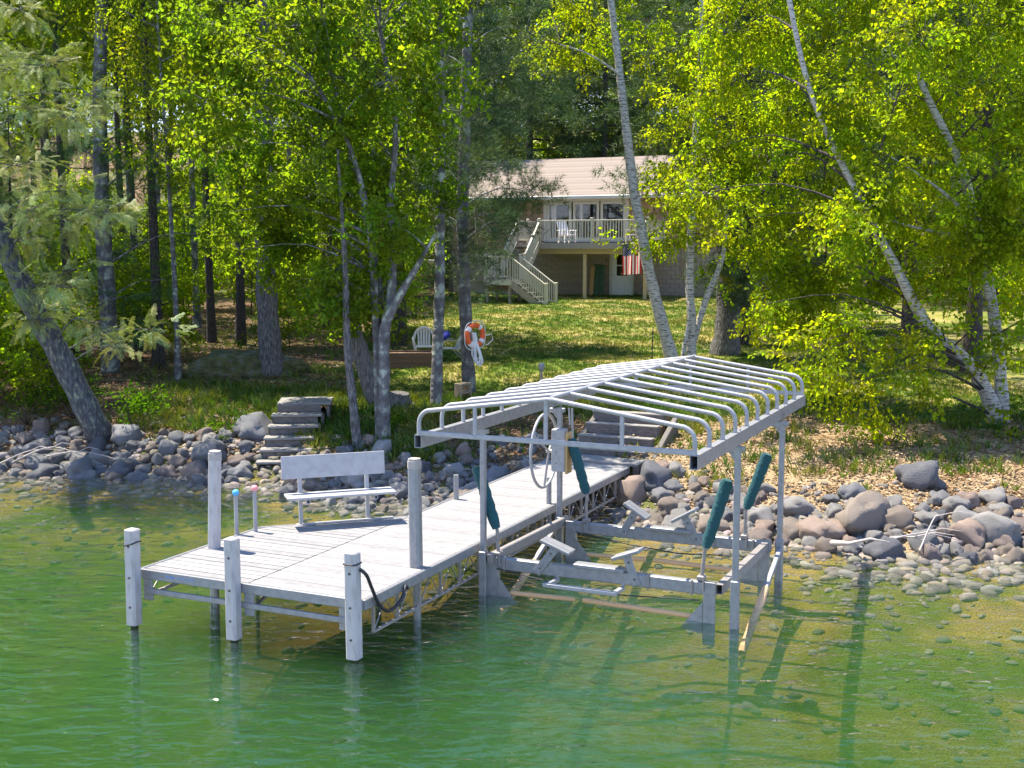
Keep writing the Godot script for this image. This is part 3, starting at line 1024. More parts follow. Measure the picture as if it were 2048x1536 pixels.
	for q in [-0.24, 0.0, 0.24]:
		db = MB.new()
		db.box(Vector3(q, 0.50, -0.02), Vector3(0.20, 0.72, 0.02), 0.008)
		part("door_panel", db, M.door, door)
	for q in [1.18, 1.69]:
		db = MB.new()
		db.box(Vector3(0, q, -0.05), Vector3(0.54, 0.48, 0.008))
		part("pane", db, M.glass, door)
	db = MB.new()
	db.lathe([Vector2(0, 0.06), Vector2(0.03, 0.05), Vector2(0.03, 0.03), Vector2(0.012, 0.02), Vector2(0.012, 0.0)], 10)
	part("handle", db, M.metal_dull, door, Vector3(-0.42, 0.98, -0.024), Basis(Vector3.RIGHT, PI / 2))
	# roof: two slopes of overlapping shingle courses
	var rise := deg_to_rad(24.0)
	var rf := MB.new()
	var zr := -deep / 2
	var run := 0.65 - zr
	for sgn in [1.0, -1.0]:
		var low := Vector3(0, eave - 0.02, zr + sgn * run)
		var high := Vector3(0, eave - 0.02 + run * tan(rise), zr)
		var a := low + Vector3(x0 - 0.4, 0, 0); var b := low + Vector3(x1 + 0.4, 0, 0)
		var c := high + Vector3(x1 + 0.4, 0, 0); var e := high + Vector3(x0 - 0.4, 0, 0)
		rf.quad(a, b, c, e, Vector3(0, 1, sgn))
		rf.quad(a + Vector3.DOWN * 0.12, b + Vector3.DOWN * 0.12, c + Vector3.DOWN * 0.12, e + Vector3.DOWN * 0.12, Vector3(0, -1, -sgn))
	for s in [x0 + 0.05, x1 - 0.05]:
		rf.flat(Vector3(s, eave - 0.1, 0), Vector3(s, eave - 0.1, -deep), Vector3(s, eave + 4.0 * tan(rise), zr), Vector3(s, 0, 0))
	var roof := part("roof", rf, M.shingle, hs)
	var sl := run / cos(rise)
	var courses := int(sl / 0.15)
	var tabs := []
	for k in 5:
		var m: StandardMaterial3D = M.shingle.duplicate()
		m.albedo_color = lin(0.205 + 0.016 * k, 0.17 + 0.013 * k, 0.152 + 0.011 * k)
		tabs.append(m)
	for k in courses:
		var b := MB.new()
		b.box(Vector3((x0 + x1) / 2, 0.012, 0), Vector3(x1 - x0 + 0.8, 0.012, 0.165))
		var at := Vector3(0, eave - 0.02, zr + run).lerp(Vector3(0, eave - 0.02 + run * tan(rise), zr), (k + 0.5) / courses)
		part("shingle_course", b, tabs[(k * 3) % 5], roof, at, Basis(Vector3.RIGHT, rise + 0.05))
	var gu := MB.new()
	gu.box(Vector3((x0 + x1) / 2, eave - 0.10, 0.70), Vector3(x1 - x0 + 0.9, 0.16, 0.12), 0.02)
	part("gutter", gu, M.trim, hs)
	gu = MB.new()
	gu.box(Vector3((x0 + x1) / 2, eave - 0.06, 0.32), Vector3(x1 - x0 + 0.8, 0.03, 0.62))
	part("soffit", gu, M.trim, hs)
	gu = MB.new()
	gu.tube([Vector3(2.95, eave - 0.1, 0.02), Vector3(2.95, 1.0, 0.02), Vector3(2.95, 0.9, 0.10)], [0.04], 8)
	part("downspout", gu, M.siding, hs)
	make_porch()

func make_porch() -> void:
	var t := thing("porch_deck", "raised house deck with cream railings, stairs and a landing", "deck", HOME, FRAME)
	var fl := 2.48
	var z1 := 2.6
	var pl := MB.new()
	pl.box(Vector3(-1.08, fl - 0.02, 0), Vector3(6.44, 0.035, 0.135), 0.004)
	var pm := pl.mesh(M.deck_wood)
	var z := 0.12
	while z < z1:
		put("floor_plank", pm, t, Vector3(0, 0, z))
		z += 0.142
	for q in [[Vector3(-1.08, fl - 0.16, z1 + 0.02), Vector3(6.46, 0.24, 0.04)], [Vector3(-4.30, fl - 0.16, z1 / 2), Vector3(0.04, 0.24, z1)], [Vector3(2.14, fl - 0.16, z1 / 2), Vector3(0.04, 0.24, z1)]]:
		var b := MB.new()
		b.box(q[0], q[1], 0.004)
		part("rim_board", b, M.deck_wood, t)
	for k in 13:
		var b := MB.new()
		b.box(Vector3(-4.0 + k * 0.48, fl - 0.15, z1 / 2), Vector3(0.04, 0.20, z1 - 0.05))
		part("joist", b, M.deck_wood, t)
	var bm := MB.new()
	bm.box(Vector3(-1.08, fl - 0.38, z1 - 0.35), Vector3(6.3, 0.26, 0.09), 0.006)
	part("beam", bm, M.beam_wood, t)
	for x in [-3.9, -0.98, 1.9]:
		var b := MB.new()
		b.box(Vector3(x, (fl - 0.5) / 2 - 0.1, z1 - 0.35), Vector3(0.15, fl - 0.32, 0.15), 0.01)
		part("post", b, M.beam_wood, t)
	rail_run(t, Vector3(-3.12, fl, z1 - 0.05), Vector3(2.08, fl, z1 - 0.05), [0.0, 0.495, 1.0])
	rail_run(t, Vector3(2.08, fl, z1 - 0.05), Vector3(2.08, fl, 0.1), [1.0])
	rail_run(t, Vector3(-4.25, fl, z1 - 0.05), Vector3(-4.25, fl, 0.1), [0.0, 0.5, 1.0])
	# upper flight, towards the lake
	var ly := 0.86
	var zl := 4.20
	for k in 9:
		var f := (k + 0.5) / 9.0
		var b := MB.new()
		b.box(Vector3(-3.70, lerpf(fl - 0.09, ly + 0.08, f), lerpf(z1 + 0.06, zl, f)), Vector3(1.06, 0.035, 0.24), 0.004)
		part("tread", b, M.deck_wood, t)
	for x in [-4.25, -3.14]:
		var b := MB.new()
		b.bar(Vector3(x, fl - 0.16, z1), Vector3(x, ly - 0.06, zl + 0.05), 0.04, 0.26)
		part("stringer", b, M.rail, t)
		rail_run(t, Vector3(x, fl - 0.04, z1 - 0.05), Vector3(x, ly + 0.04, zl), [0.0, 0.45, 1.0], 0.12, 0.98)
	# landing
	for k in 8:
		var b := MB.new()
		b.box(Vector3(-3.90, ly - 0.02, zl + 0.12 + k * 0.142), Vector3(1.30, 0.035, 0.135), 0.004)
		part("floor_plank", b, M.deck_wood, t)
	var rb := MB.new()
	rb.box(Vector3(-3.90, ly - 0.15, zl + 1.21), Vector3(1.36, 0.22, 0.04), 0.004)
	rb.box(Vector3(-4.57, ly - 0.15, zl + 0.6), Vector3(0.04, 0.22, 1.16), 0.004)
	rb.box(Vector3(-3.23, ly - 0.15, zl + 0.6), Vector3(0.04, 0.22, 1.16), 0.004)
	part("landing_rim", rb, M.rail, t)
	rb = MB.new()
	rb.box(Vector3(-3.95, ly - 0.42, zl + 1.1), Vector3(1.1, 0.30, 0.04), 0.004)
	part("skirt_board", rb, M.brown_wood, t)
	for x in [-4.45, -3.35]:
		for zz in [zl + 0.1, zl + 1.1]:
			var b := MB.new()
			b.box(Vector3(x, ly - 0.92, zz), Vector3(0.10, 1.5, 0.10), 0.006)
			part("post", b, M.deck_wood, t)
	rail_run(t, Vector3(-4.52, ly, zl + 1.16), Vector3(-3.28, ly, zl + 1.16), [0.0, 1.0], 0.14)
	rail_run(t, Vector3(-4.52, ly, zl + 1.16), Vector3(-4.52, ly, zl + 0.1), [1.0], 0.14)
	# lower flight, along the wall
	var foot := -0.50
	var xe := -1.55
	for k in 6:
		var f := (k + 0.5) / 6.0
		var b := MB.new()
		b.box(Vector3(lerpf(-3.18, xe, f), lerpf(ly - 0.10, foot + 0.10, f), zl + 0.62), Vector3(0.28, 0.035, 1.0), 0.004)
		part("tread", b, M.deck_wood, t)
		b = MB.new()
		b.box(Vector3(lerpf(-3.18, xe, f) - 0.13, lerpf(ly - 0.10, foot + 0.10, f) - 0.11, zl + 0.62), Vector3(0.02, 0.17, 1.0))
		part("riser", b, M.brown_wood, t)
	for zz in [zl + 0.08, zl + 1.16]:
		var b := MB.new()
		b.bar(Vector3(-3.25, ly - 0.20, zz), Vector3(xe + 0.05, foot - 0.10, zz), 0.04, 0.30)
		part("stringer", b, M.deck_wood, t)
		rail_run(t, Vector3(-3.28, ly - 0.02, zz), Vector3(xe, foot + 0.10, zz), [0.0, 1.0], 0.13)
	# seats on the deck
	for p in [[-2.1, 1.7, 0.9, "white", "white_cloth"], [1.15, 1.6, -0.9, "tan", "plastic"]]:
		var c := thing("deck_chair", "%s slatted lounge chair behind the railing of the house deck" % p[3], "chair", HOME + FRAME * Vector3(p[0], fl, p[1]), FRAME * Basis(Vector3.UP, p[2]))
		for s in [-1, 1]:
			for q in [-0.28, 0.30]:
				var b := MB.new()
				b.box(Vector3(0.28 * s, 0.28, q), Vector3(0.05, 0.56, 0.06), 0.006)
				part("leg", b, M[p[4]], c)
			var b := MB.new()
			b.box(Vector3(0.30 * s, 0.57, 0.02), Vector3(0.10, 0.03, 0.72), 0.006)
			part("armrest", b, M[p[4]], c)
		for k in 5:
			var b := MB.new()
			b.box(Vector3(-0.22 + k * 0.11, 0.66, -0.30 - 0.10), Vector3(0.095, 0.78, 0.025), 0.006, Basis(Vector3.RIGHT, -0.30))
			part("back_slat", b, M[p[4]], c)
			b = MB.new()
			b.box(Vector3(0, 0.37 - k * 0.005, -0.22 + k * 0.125), Vector3(0.54, 0.025, 0.11), 0.006)
			part("seat_slat", b, M[p[4]], c)
	var tb := thing("deck_table", "small round patio table between the deck chairs", "table", HOME + FRAME * Vector3(-0.5, fl, 1.5), FRAME)
	var tm := MB.new()
	tm.lathe([Vector2(0, 0.72), Vector2(0.42, 0.72), Vector2(0.43, 0.70), Vector2(0.41, 0.68), Vector2(0, 0.68)], 18)
	part("table_top", tm, M.brown_wood, tb)
	for k in 3:
		tm = MB.new()
		var a := TAU * k / 3
		tm.tube([Vector3(0.1 * cos(a), 0.68, 0.1 * sin(a)), Vector3(0.30 * cos(a), 0.0, 0.30 * sin(a))], [0.02], 6)
		part("leg", tm, M.brown_wood, tb)
	make_flag(fl)
	# long boards leaning on the cellar wall
	var bi := 0
	for p in [[-1.42, 0.20, 1.42, "tan_wood", "tan wooden board leaning on the cellar wall beside green toboggans"], [-1.18, 0.24, 1.46, "green_plastic", "dark green toboggan leaning on the cellar wall next to the tan board"], [-0.92, 0.22, 1.44, "green_plastic", "dark green toboggan leaning on the cellar wall nearer the cellar door"]]:
		var b := MB.new()
		b.box(Vector3(0, p[2] / 2, 0), Vector3(p[1], p[2], 0.03), 0.01)
		b.tube([Vector3(-p[1] / 2, p[2], 0), Vector3(-p[1] / 2, p[2] + 0.05, 0.05), Vector3(p[1] / 2, p[2] + 0.05, 0.05), Vector3(p[1] / 2, p[2], 0)], [0.018], 6)
		var o := part("leaning_board", b, M[p[3]], self, HOME + FRAME * Vector3(p[0], -0.05, 0.32), FRAME * Basis(Vector3.RIGHT, -0.16))
		tag(o, p[4], "board")
		bi += 1
	var ob := MB.new()
	ob.box(Vector3(0, 0.28, 0), Vector3(0.22, 0.56, 0.2), 0.01)
	ob.box(Vector3(0, 0.60, 0), Vector3(0.26, 0.06, 0.24), 0.01)
	var oo := part("wooden_crate", ob, M.tan_wood, self, HOME + FRAME * Vector3(1.45, 0.06, 0.35), FRAME)
	tag(oo, "narrow orange brown crate standing by the cellar wall", "crate")
	# twin flood light under the deck
	var fl2 := thing("flood_light", "small twin flood light under the house deck", "light", HOME + FRAME * Vector3(0.42, 2.20, 2.0), FRAME)
	for s in [-1, 1]:
		var b := MB.new()
		b.lathe([Vector2(0.02, 0.10), Vector2(0.03, 0.05), Vector2(0.06, 0.0), Vector2(0.0, 0.0)], 10)
		part("lamp_head", b, M.trim, fl2, Vector3(0.09 * s, -0.04, 0.03), Basis(Vector3(0, 0, 1), 0.5 * s))
	var mb := MB.new()
	mb.box(Vector3(0, 0.06, 0), Vector3(0.12, 0.10, 0.06), 0.01)
	part("mount", mb, M.trim, fl2)

func make_flag(fl: float) -> void:
	# stars and stripes hanging from a slanted pole on the deck rim
	var at := HOME + FRAME * Vector3(0.95, fl - 0.08, 2.66)
	var t := thing("hanging_flag", "flag with red and white stripes and starry blue corner below the deck", "flag", at, FRAME)
	var p := MB.new()
	p.tube([Vector3(-0.02, 0.02, 0.0), Vector3(1.06, 0.10, 0.35)], [0.015], 8)
	p.lathe([Vector2(0, -0.02), Vector2(0.03, 0.0), Vector2(0, 0.03)], 8, Vector3(1.06, 0.10, 0.35))
	part("pole", p, M.trim, t)
	var img := Image.create(260, 364, false, Image.FORMAT_RGB8)
	var red := lin(0.52, 0.015, 0.025); var white := lin(0.80, 0.75, 0.68); var blue := lin(0.008, 0.014, 0.065)
	for k in 13:
		img.fill_rect(Rect2i(k * 20, 0, 20, 364), red if k % 2 == 0 else white)
	img.fill_rect(Rect2i(0, 0, 140, 146), blue)
	for r in 11:
		for c in 9:
			if (r + c) % 2 == 0:
				img.fill_rect(Rect2i(9 + c * 14, 7 + r * 13, 6, 6), white)
	var m := StandardMaterial3D.new()
	m.albedo_texture = ImageTexture.create_from_image(img)
	m.roughness = 0.85
	m.cull_mode = BaseMaterial3D.CULL_DISABLED
	m.backlight_enabled = true
	m.backlight = Color(0.5, 0.5, 0.5)
	var st := SurfaceTool.new()
	st.begin(Mesh.PRIMITIVE_TRIANGLES)
	var nx := 26; var ny := 14
	for j in ny + 1:
		for i in nx + 1:
			var u := float(i) / nx; var v := float(j) / ny
			var fold := sin(u * 15.0 + v * 1.2) * 0.035 * (0.35 + v) + sin(u * 7.0 - v * 2.0) * 0.03 * v
			st.set_uv(Vector2(u, v))
			st.add_vertex(Vector3(0.03 + u * 0.98, 0.02 + u * 0.08 - v * 1.38, u * 0.33 + fold))
	for j in ny:
		for i in nx:
			var a := j * (nx + 1) + i
			for q in [a, a + 1, a + nx + 2, a, a + nx + 2, a + nx + 1]:
				st.add_index(q)
	st.generate_normals()
	var me := st.commit()
	me.surface_set_material(0, m)
	put("cloth", me, t)

var stone_meshes := []

func ico(sub: int) -> Array:
	var t := (1.0 + sqrt(5.0)) / 2.0
	var v := []
	for p in [[-1, t, 0], [1, t, 0], [-1, -t, 0], [1, -t, 0], [0, -1, t], [0, 1, t], [0, -1, -t], [0, 1, -t], [t, 0, -1], [t, 0, 1], [-t, 0, -1], [-t, 0, 1]]:
		v.append(Vector3(p[0], p[1], p[2]).normalized())
	var f := [[0, 11, 5], [0, 5, 1], [0, 1, 7], [0, 7, 10], [0, 10, 11], [1, 5, 9], [5, 11, 4], [11, 10, 2], [10, 7, 6], [7, 1, 8], [3, 9, 4], [3, 4, 2], [3, 2, 6], [3, 6, 8], [3, 8, 9], [4, 9, 5], [2, 4, 11], [6, 2, 10], [8, 6, 7], [9, 8, 1]]
	for k in sub:
		var mid := {}
		var g := []
		for q in f:
			var m := []
			for e in 3:
				var a: int = q[e]; var b: int = q[(e + 1) % 3]
				var key := Vector2i(mini(a, b), maxi(a, b))
				if not mid.has(key):
					mid[key] = v.size()
					v.append((v[a] + v[b]).normalized())
				m.append(mid[key])
			g.append([q[0], m[0], m[2]]); g.append([q[1], m[1], m[0]]); g.append([q[2], m[2], m[1]]); g.append(m)
		f = g
	return [v, f]

func stone_mesh(sd: int, sub: int, rough: float, cuts: int) -> ArrayMesh:
	var r := RandomNumberGenerator.new()
	r.seed = sd
	var base := ico(sub)
	var v := PackedVector3Array()
	var planes := []
	for k in cuts:
		planes.append([Vector3(r.randfn(), r.randfn() * 0.7, r.randfn()).normalized(), r.randf_range(0.62, 0.88)])
	var sq := Vector3(r.randf_range(0.85, 1.2), r.randf_range(0.62, 0.85), r.randf_range(0.75, 1.0))
	for p in base[0]:
		var q: Vector3 = p * (1.0 + rough * fn.get_noise_3d(p.x * 38.0 + sd * 31.0, p.y * 38.0, p.z * 38.0))
		for pl in planes:
			var over: float = q.dot(pl[0]) - pl[1]
			if over > 0.0:
				q -= pl[0] * over * 0.85
		v.append(q * sq)
	var n := PackedVector3Array()
	n.resize(v.size())
	var ix := PackedInt32Array()
	for q in base[1]:
		var a: Vector3 = v[q[0]]; var b: Vector3 = v[q[1]]; var c: Vector3 = v[q[2]]
		var k := (b - a).cross(c - a)
		if k.dot(a + b + c) < 0.0:
			k = -k
			ix.append_array([q[0], q[1], q[2]])
		else:
			ix.append_array([q[0], q[2], q[1]])
		for e in q:
			n[e] += k
	for i in n.size():
		n[i] = n[i].normalized()
	var arr := []
	arr.resize(Mesh.ARRAY_MAX)
	arr[Mesh.ARRAY_VERTEX] = v; arr[Mesh.ARRAY_NORMAL] = n; arr[Mesh.ARRAY_INDEX] = ix
	var o := ArrayMesh.new()
	o.add_surface_from_arrays(Mesh.PRIMITIVE_TRIANGLES, arr)
	return o

func set_stone(mesh: Mesh, m: int, at: Vector3, size: float, label: String, group: String, turn := -1.0) -> MeshInstance3D:
	var o := put("shore_stone", mesh, self, at, Basis.from_euler(Vector3(rng.randf_range(-0.35, 0.35), rng.randf() * TAU if turn < 0 else turn, rng.randf_range(-0.35, 0.35))).scaled(Vector3.ONE * size))
	o.material_override = null
	o.set_surface_override_material(0, M.stones[m])
	tag(o, label, "stone", group)
	return o

func make_stones() -> void:
	for k in 14:
		stone_meshes.append(stone_mesh(100 + k, 2, 0.62, 3 + k % 4))
	var words := ["grey", "slate grey", "pale grey", "brownish grey", "pinkish tan", "dark grey", "whitish grey", "brown"]
	# [x from, x to, inland from, inland to, how many, size from, size to, place]
	var zones := [
		[-11.2, -5.2, -0.6, 1.1, 100, 0.14, 0.30, "in the rock edge below the leaning tree", "stones below the leaning tree", [0, 1, 5, 1, 0, 3, 7, 2]],
		[-4.3, 1.1, -1.0, 1.85, 112, 0.11, 0.26, "in the rock pile between timber steps and dock", "stones between the steps and the dock", [0, 2, 1, 0, 6, 3, 5, 4]],
		[2.1, 8.0, -0.40, 1.5, 104, 0.14, 0.31, "on the rocky shore beside the boat lift", "stones beside the boat lift", [3, 2, 4, 0, 7, 2, 5, 3]]]
	var laid := []
	for z in zones:
		var made := 0
		var tries := 0
		while made < z[4] and tries < 9000:
			tries += 1
			var x := rng.randf_range(z[0], z[1])
			var s := z[2] + (z[3] - z[2]) * pow(rng.randf(), 1.25) as float
			var size: float = lerpf(z[5], z[6], pow(rng.randf(), 1.8)) * (1.1 if s < 0.4 else 0.85)
			var zz: float = interp(x, SX, SZ) - s / 0.93
			# keep clear of the two flights of steps
			if x > -5.1 and x < -3.7 and s > 0.6 or x > 0.7 and x < 2.2 and s > 0.5:
				continue
			var p := Vector3(x, ground(x, zz) + size * 0.22, zz)
			var free := true
			for q in laid:
				if Vector2(q[0].x - x, q[0].z - zz).length() < (q[1] + size) * 0.56:
					free = false
					break
			if not free:
				continue
			laid.append([p, size])
			var m: int = z[9][rng.randi() % 8]
			set_stone(stone_meshes[rng.randi() % 14], m, p, size, "%s %s stone %s" % ["large" if size > 0.24 else "rounded", words[m], z[7]], z[8])
			made += 1
	# boulders that can be told apart
	for b in [[-5.35, -24.5, 0.46, 1, "large rounded slate grey boulder on the bank beside the timber steps"], [-8.05, -24.75, 0.40, 0, "grey boulder at the foot of the leaning tree"], [-2.55, -23.0, 0.30, 6, "whitish speckled round boulder below the lichen covered tree"], [6.75, -19.5, 0.42, 5, "dark grey boulder half buried in the dry bank"],
			[5.45, -18.1, 0.44, 3, "big mottled brown boulder at the water beside the boat lift"], [2.45, -20.45, 0.40, 5, "dark boulder beside the shore end of the dock"], [-0.35, -21.6, 0.34, 0, "flat grey boulder in the water beside the dock walkway"], [4.72, -17.95, 0.36, 4, "reddish brown wet boulder at the waterline by the boat lift"], [7.3, -17.7, 0.40, 2, "pale rounded boulder at the waterline beyond the boat lift"], [-6.1, -23.75, 0.36, 1, "bluish grey boulder at the water between leaning tree and steps"]]:
		set_stone(stone_meshes[int(b[2] * 100) % 14], b[3], on(b[0], b[1], -b[2] * 0.25), b[2], b[4], "")
	var mr := put("mossy_boulder", stone_mesh(77, 3, 0.35, 2), self, on(-6.9, -30.6, 0.15), Basis(Vector3.UP, 0.3).scaled(Vector3(1.55, 0.95, 1.0)))
	mr.set_surface_override_material(0, M.moss_rock)
	tag(mr, "big moss covered boulder at the foot of the straight grey pine", "boulder")
	# pebbles filling the gaps and lying on the lake bed
	var pl := []; var cl := []
	var pm := stone_mesh(5, 1, 0.4, 2)
	var pmat := mat(Color(1, 1, 1), 0.9)
	pmat.vertex_color_use_as_albedo = true
	pm.surface_set_material(0, pmat)
	for k in 7600:
		var x := rng.randf_range(-13.0, 10.0)
		var s := rng.randfn(0.1, 0.9) if k % 4 else rng.randf_range(-6.0, 0.0)
		if s > 2.2:
			continue
		var zz := interp(x, SX, SZ) - s / 0.93
		var size := lerpf(0.025, 0.14, pow(rng.randf(), 1.7)) * (0.7 if s > 1.0 or s < -1.5 else 1.0)
		pl.append(Transform3D(Basis.from_euler(Vector3(rng.randf() * 6, rng.randf() * 6, 0)).scaled(Vector3(size, size * 0.8, size)), on(x, zz)))
		var g := rng.randf_range(0.06, 0.20)
		cl.append(Color(g * rng.randf_range(1.0, 1.25), g, g * rng.randf_range(0.7, 1.0)))
	var pe := many("pebbles", pm, pl, cl, self)
	tag(pe, "small pebbles and cobbles filling the gaps along the waterline", "pebbles")

func make_yard() -> void:
	# timber steps up the bank
	var t := thing("timber_steps", "weathered grey timber steps climbing the bank to a small platform", "steps", Vector3(-4.55, 0.28, -23.4), Basis(Vector3.UP, 0.10))
	for k in 6:
		var y := k * 0.19
		var z := -k * 0.31
		var x := k * 0.05
		if k < 5:
			var b := MB.new()
			b.box(Vector3(x, y, z), Vector3(1.04, 0.05, 0.36), 0.008)
			part("tread", b, M.tread_wood, t)
			b = MB.new()
			b.box(Vector3(x + 0.03, y + 0.105, z - 0.19), Vector3(0.9, 0.15, 0.03))
			part("riser", b, M.old_wood, t)
		else:
			for q in 5:
				var b := MB.new()
				b.box(Vector3(x + 0.08, y, z - 0.02 - q * 0.21), Vector3(1.12, 0.05, 0.2), 0.008)
				part("platform_plank", b, M.tread_wood, t)
	for s in [-0.48, 0.52]:
		for k in 5:
			var b := MB.new()
			b.box(Vector3(s + k * 0.05, k * 0.19 - 0.24, -k * 0.31 - 0.10), Vector3(0.06, 0.45, 0.32), 0.005)
			part("side_board", b, M.old_wood, t)
		var b2 := MB.new()
		b2.box(Vector3(s + 0.30, 0.66, -2.02), Vector3(0.06, 0.50, 1.05), 0.005)
		part("side_board", b2, M.old_wood, t)
	# broad timber steps from the walkway to the lawn
	t = thing("landscape_steps", "broad grey timber steps from the dock walkway up to the lawn", "steps", DOCK + FRAME * L(9.0, -0.5, 0.60), FRAME)
	var lp := MB.new()
	for q in 3:
		lp = MB.new()
		lp.box(L(0.02 + q * 0.19, 0, 0.08), Vector3(1.5, 0.05, 0.18), 0.006)
		part("landing_plank", lp, M.tread_wood, t)
	for q in [-0.7, 0.7]:
		lp = MB.new()
		lp.box(L(0.02, q, -0.5), Vector3(0.12, 1.2, 0.12), 0.008)
		part("landing_post", lp, M.old_wood, t)
	for k in 4:
		var b := MB.new()
		b.box(L(0.62 + k * 0.52, -0.05 - k * 0.05, 0.10 + k * 0.16), Vector3(1.45, 0.20, 0.16), 0.012)
		part("timber_riser", b, M.old_wood, t)
		b = MB.new()
		b.box(L(0.62 + k * 0.52, -0.05 - k * 0.05, 0.205 + k * 0.16), Vector3(1.47, 0.03, 0.20), 0.006)
		part("tread_board", b, M.tread_wood, t)
		b = MB.new()
		b.box(L(0.96 + k * 0.52, -0.05 - k * 0.05, 0.06 + k * 0.16), Vector3(1.35, 0.2, 0.45))
		part("earth_tread", b, M.ground_flat, t)
	for q in [-0.82, 0.80]:
		lp = MB.new()
		lp.bar(L(0.55, q, -0.1), L(2.4, q - 0.12, 0.45), 0.10, 0.35, 0.01)
		part("side_timber", lp, M.old_wood, t)
	# concrete block at the foot of the ring tree
	var cb := MB.new()
	cb.box(Vector3(-0.16, 0.22, 0), Vector3(0.05, 0.42, 0.2), 0.006)
	cb.box(Vector3(0.16, 0.22, 0), Vector3(0.05, 0.42, 0.2), 0.006)
	cb.box(Vector3(0, 0.03, 0), Vector3(0.28, 0.045, 0.2), 0.006)
	cb.box(Vector3(0, 0.22, 0), Vector3(0.28, 0.045, 0.2), 0.006)
	cb.box(Vector3(0, 0.41, 0), Vector3(0.28, 0.045, 0.2), 0.006)
	var co := part("concrete_block", cb, M.concrete, self, on(-1.10, -26.6, 0.02), Basis(Vector3.UP, 0.9))
	tag(co, "hollow tan concrete block standing on end below the life ring", "block")
	# path lamp
	var la := thing("path_light", "white path light on a thin post at the edge of the lawn", "light", on(0.68, -27.4))
	var m := MB.new()
	m.tube([Vector3(0, -0.1, 0), Vector3(0, 0.50, 0)], [0.025], 8)
	part("post", m, M.metal, la)
	m = MB.new()
	m.lathe([Vector2(0.03, 0.48), Vector2(0.07, 0.56), Vector2(0.075, 0.66), Vector2(0.05, 0.68), Vector2(0, 0.69)], 12)
	part("lamp_head", m, M.white_metal, la)
	m = MB.new()
	m.tube([Vector3(0, 0, 0), Vector3(0.02, 1.15, 0)], [0.012], 6)
	for q in 5:
		m.tube([Vector3(0.0, 0.15 + q * 0.2, 0), Vector3(0.005, 0.2 + q * 0.2, 0)], [0.02], 6)
	var po := part("garden_stake", m, M.dark, self, on(3.55, -30.2, 0.02))
	tag(po, "thin dark stake standing on the lawn before the leaning birch", "stake")
	# life ring with rope on the tree
	make_ring()
	make_chairs()
	# low wooden planter
	var pb := thing("wooden_planter", "low dark brown plank planter box by the plastic chair", "planter", on(-2.85, -31.7), Basis(Vector3.UP, 0.06))
	for q in 3:
		var b := MB.new()
		b.box(Vector3(0, 0.07 + q * 0.14, 0.4), Vector3(1.5, 0.135, 0.05), 0.008)
		part("plank", b, M.brown_wood, pb)
		b = MB.new()
		b.box(Vector3(0, 0.07 + q * 0.14, -0.4), Vector3(1.5, 0.135, 0.05), 0.008)
		part("plank", b, M.brown_wood, pb)
		for s in [-0.72, 0.72]:
			b = MB.new()
			b.box(Vector3(s, 0.07 + q * 0.14, 0), Vector3(0.05, 0.135, 0.74), 0.008)
			part("plank", b, M.brown_wood, pb)
	var so := MB.new()
	so.box(Vector3(0, 0.32, 0), Vector3(1.36, 0.1, 0.72), 0.02)
	part("soil", so, M.ground_flat, pb)
	# old stump
	var sm := MB.new()
	sm.tube([Vector3(0.0, -0.15, 0), Vector3(0, 0.05, 0), Vector3(0.02, 0.2, 0), Vector3(0.03, 0.34, 0.02)], [0.42, 0.33, 0.25, 0.22], 12)
	for q in 6:
		var a := TAU * q / 6
		sm.tube([Vector3(0.2 * cos(a), 0.1, 0.2 * sin(a)), Vector3(0.5 * cos(a), -0.05, 0.5 * sin(a)), Vector3(0.75 * cos(a), -0.2, 0.75 * sin(a))], [0.1, 0.07, 0.03], 7)
	var stp := part("tree_stump", sm, M.bark_grey, self, on(-2.5, -26.0))
	tag(stp, "grey weathered stump with spreading roots beside the leaning trunk", "stump")
	# sticks along the shore
	var sticks := [[[-10.2, -24.05], [-8.3, -23.75], 0.35, 0.022], [[-9.9, -24.2], [-7.6, -23.7], 0.25, 0.018], [[-10.4, -23.9], [-9.2, -24.4], 0.15, 0.02], [[5.6, -17.5], [6.2, -17.1], 0.1, 0.02], [[5.3, -17.2], [6.7, -17.35], 0.18, 0.016], [[5.9, -16.9], [6.6, -17.9], 0.3, 0.014], [[4.75, -17.35], [5.1, -17.0], 0.05, 0.05]]
	for k in sticks.size():
		var s: Array = sticks[k]
		var a := on(s[0][0], s[0][1]); var e := on(s[1][0], s[1][1])
		a.y = maxf(a.y, 0.02) + 0.12; e.y = maxf(e.y, 0.02) + 0.14
		var mid := (a + e) * 0.5 + Vector3(0, s[2], 0.1)
		var b := MB.new()
		b.tube(smooth([Vector3.ZERO, (mid - a), e - a], 5), [s[3], s[3], s[3] * 0.9, s[3] * 0.8, s[3] * 0.7, s[3] * 0.6, s[3] * 0.5, s[3] * 0.45, s[3] * 0.4, s[3] * 0.35, s[3] * 0.3], 6)
		b.tube([(mid - a), (mid - a) + Vector3(0.25, 0.12, 0.2), (mid - a) + Vector3(0.5, 0.1, 0.3)], [s[3] * 0.6, s[3] * 0.4, 0.004], 5)
		var o := part("driftwood_stick", b, M.stick, self, a)
		tag(o, "bare grey driftwood stick on the stones %s" % ("below the leaning tree" if k < 3 else "beside the boat lift"), "stick", "driftwood below the leaning tree" if k < 3 else "driftwood beside the boat lift")

